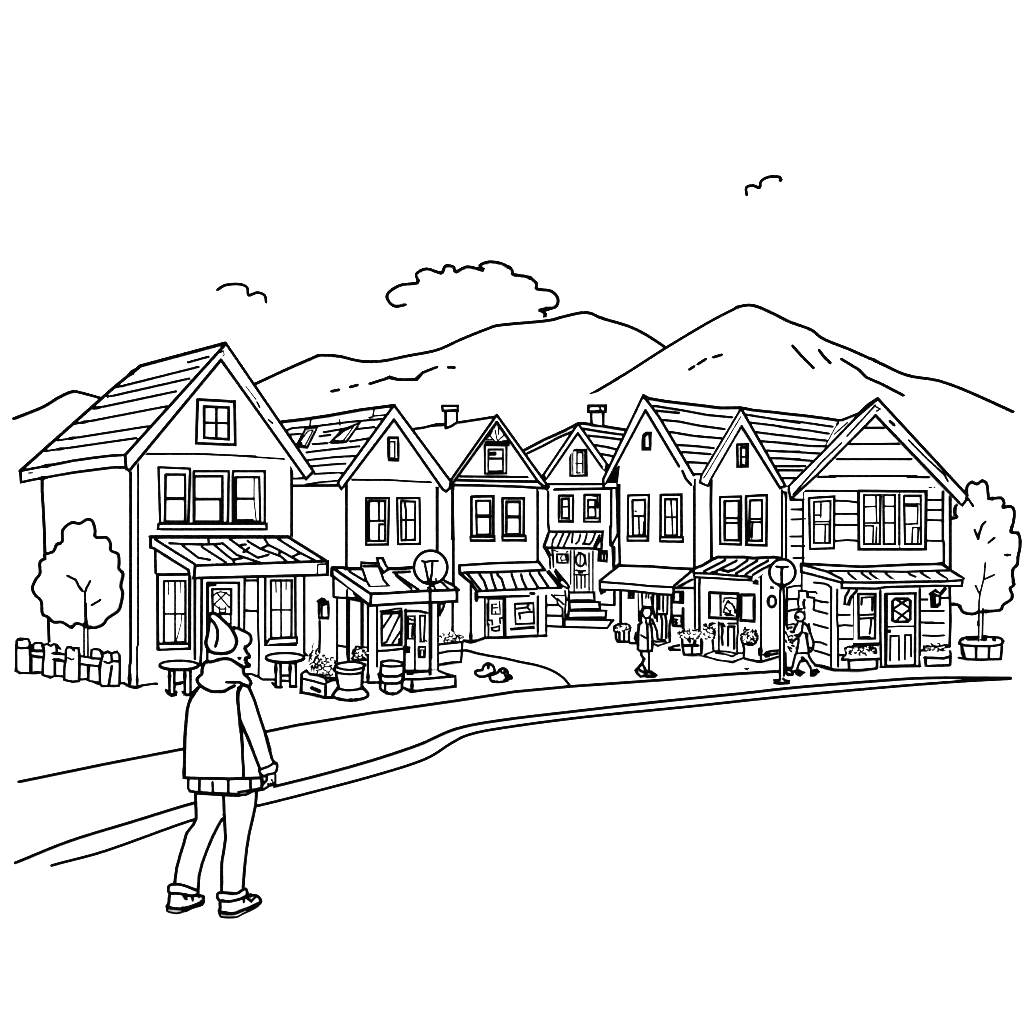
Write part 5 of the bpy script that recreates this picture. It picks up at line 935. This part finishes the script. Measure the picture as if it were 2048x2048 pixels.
b = Part('person', 'skin', Y=Y + .25); Y2 = Y + .25; b.org = P(ZJ(1280, 1735), Y2); W = lambda x, y, dy=0: P(ZJ(x, y), Y2 + dy); B = b.bm
b.puff(smooth(pts(ZJ, "1250,1090 1300,1080 1350,1090 1355,1140 1330,1180 1290,1190 1255,1160"), True, 3), Y2, .1, 1)
capsule(B, W(1300, 1170), W(1290, 1230), .045, .055); capsule(B, W(1285, 1240), W(1300, 1400), .09, .1)
capsule(B, W(1260, 1240, -.05), W(1240, 1330, -.08), .04, .03); capsule(B, W(1240, 1330, -.08), W(1280, 1400, -.1), .03, .025); capsule(B, W(1330, 1240, 0), W(1350, 1330, -.05), .04, .03); capsule(B, W(1350, 1330, -.05), W(1345, 1400, -.06), .03, .025)
capsule(B, W(1280, 1420), W(1250, 1560), .07, .05); capsule(B, W(1250, 1560), W(1245, 1690), .05, .035); capsule(B, W(1250, 1700), W(1310, 1715, -.05), .032, .03)
capsule(B, W(1320, 1420), W(1310, 1560, -.03), .07, .05); capsule(B, W(1310, 1560, -.03), W(1285, 1690, .05), .05, .035); capsule(B, W(1290, 1705, .05), W(1330, 1700, 0), .03, .028)
remesh(b, .018)
b.ink(ZJ, "1285,1130 1310,1125;1295,1180 1330,1190;1230,1450 1235,1640 1310,1645", 4.4); b.build()
tag(b.o, "smaller person in a patterned top, half hidden behind the right sign pole", "person")
hr_ = Part('hair', 'skin', b, Y2); hr_.puff(smooth(pts(ZJ, "1245,1085 1300,1065 1365,1085 1360,1110 1300,1095 1255,1110"), True, 3), Y2 - .08, .06, 1).ink(ZJ, "1245,1085 1280,1090 1330,1078 1375,1090;1250,1090 1262,1150;1360,1095 1340,1160 1330,1180", 3.8); hr_.build()
tp_ = Part('patterned_top', 'cloth', b, Y2); tp_.loft(pts(ZJ, "1275,1195 1245,1230 1262,1350 1270,1430"), pts(ZJ, "1320,1195 1345,1230 1365,1340 1370,1430"), Y2 - .02, .7, 10, 1)
tp_.ink(ZJ, "1230,1180 1255,1230 1275,1290 1330,1270;1235,1290 1245,1320;1280,1240 1310,1230 1325,1245;1300,1290 1290,1320 1320,1330 1330,1300;1260,1370 1285,1420 1310,1440;1310,1360 1345,1370;1285,1380 1310,1400;1400,1285 1390,1330 1370,1400", 3.6); tp_.build()
s_ = Part('shoe', 'cloth', b, Y2 - .1); q = pts(ZJ, "1235,1660 1300,1680 1325,1700 1320,1735 1265,1735 1240,1710"); s_.puff(smooth(q, True, 3), Y2 - .1, .06, .5).ink(N, q, 5, closed=True); s_.build()
p = Part('pebble', 'stone', Y=29.0); q = pts(ZJ, "700,1652 760,1652 735,1672"); p.org = P(q[2], gY(q[2])); Yq = gY(q[2]); p.puff(smooth(q, True, 3), Yq, .05, .2).ink(N, q, 3, Yq, closed=True); p.build(); tag(p.o, "tiny flat pebble on the ground in front of the entrance bay", "pebble")

finish_all()
for o in bpy.data.objects:
    if 'org' in o: del o['org']
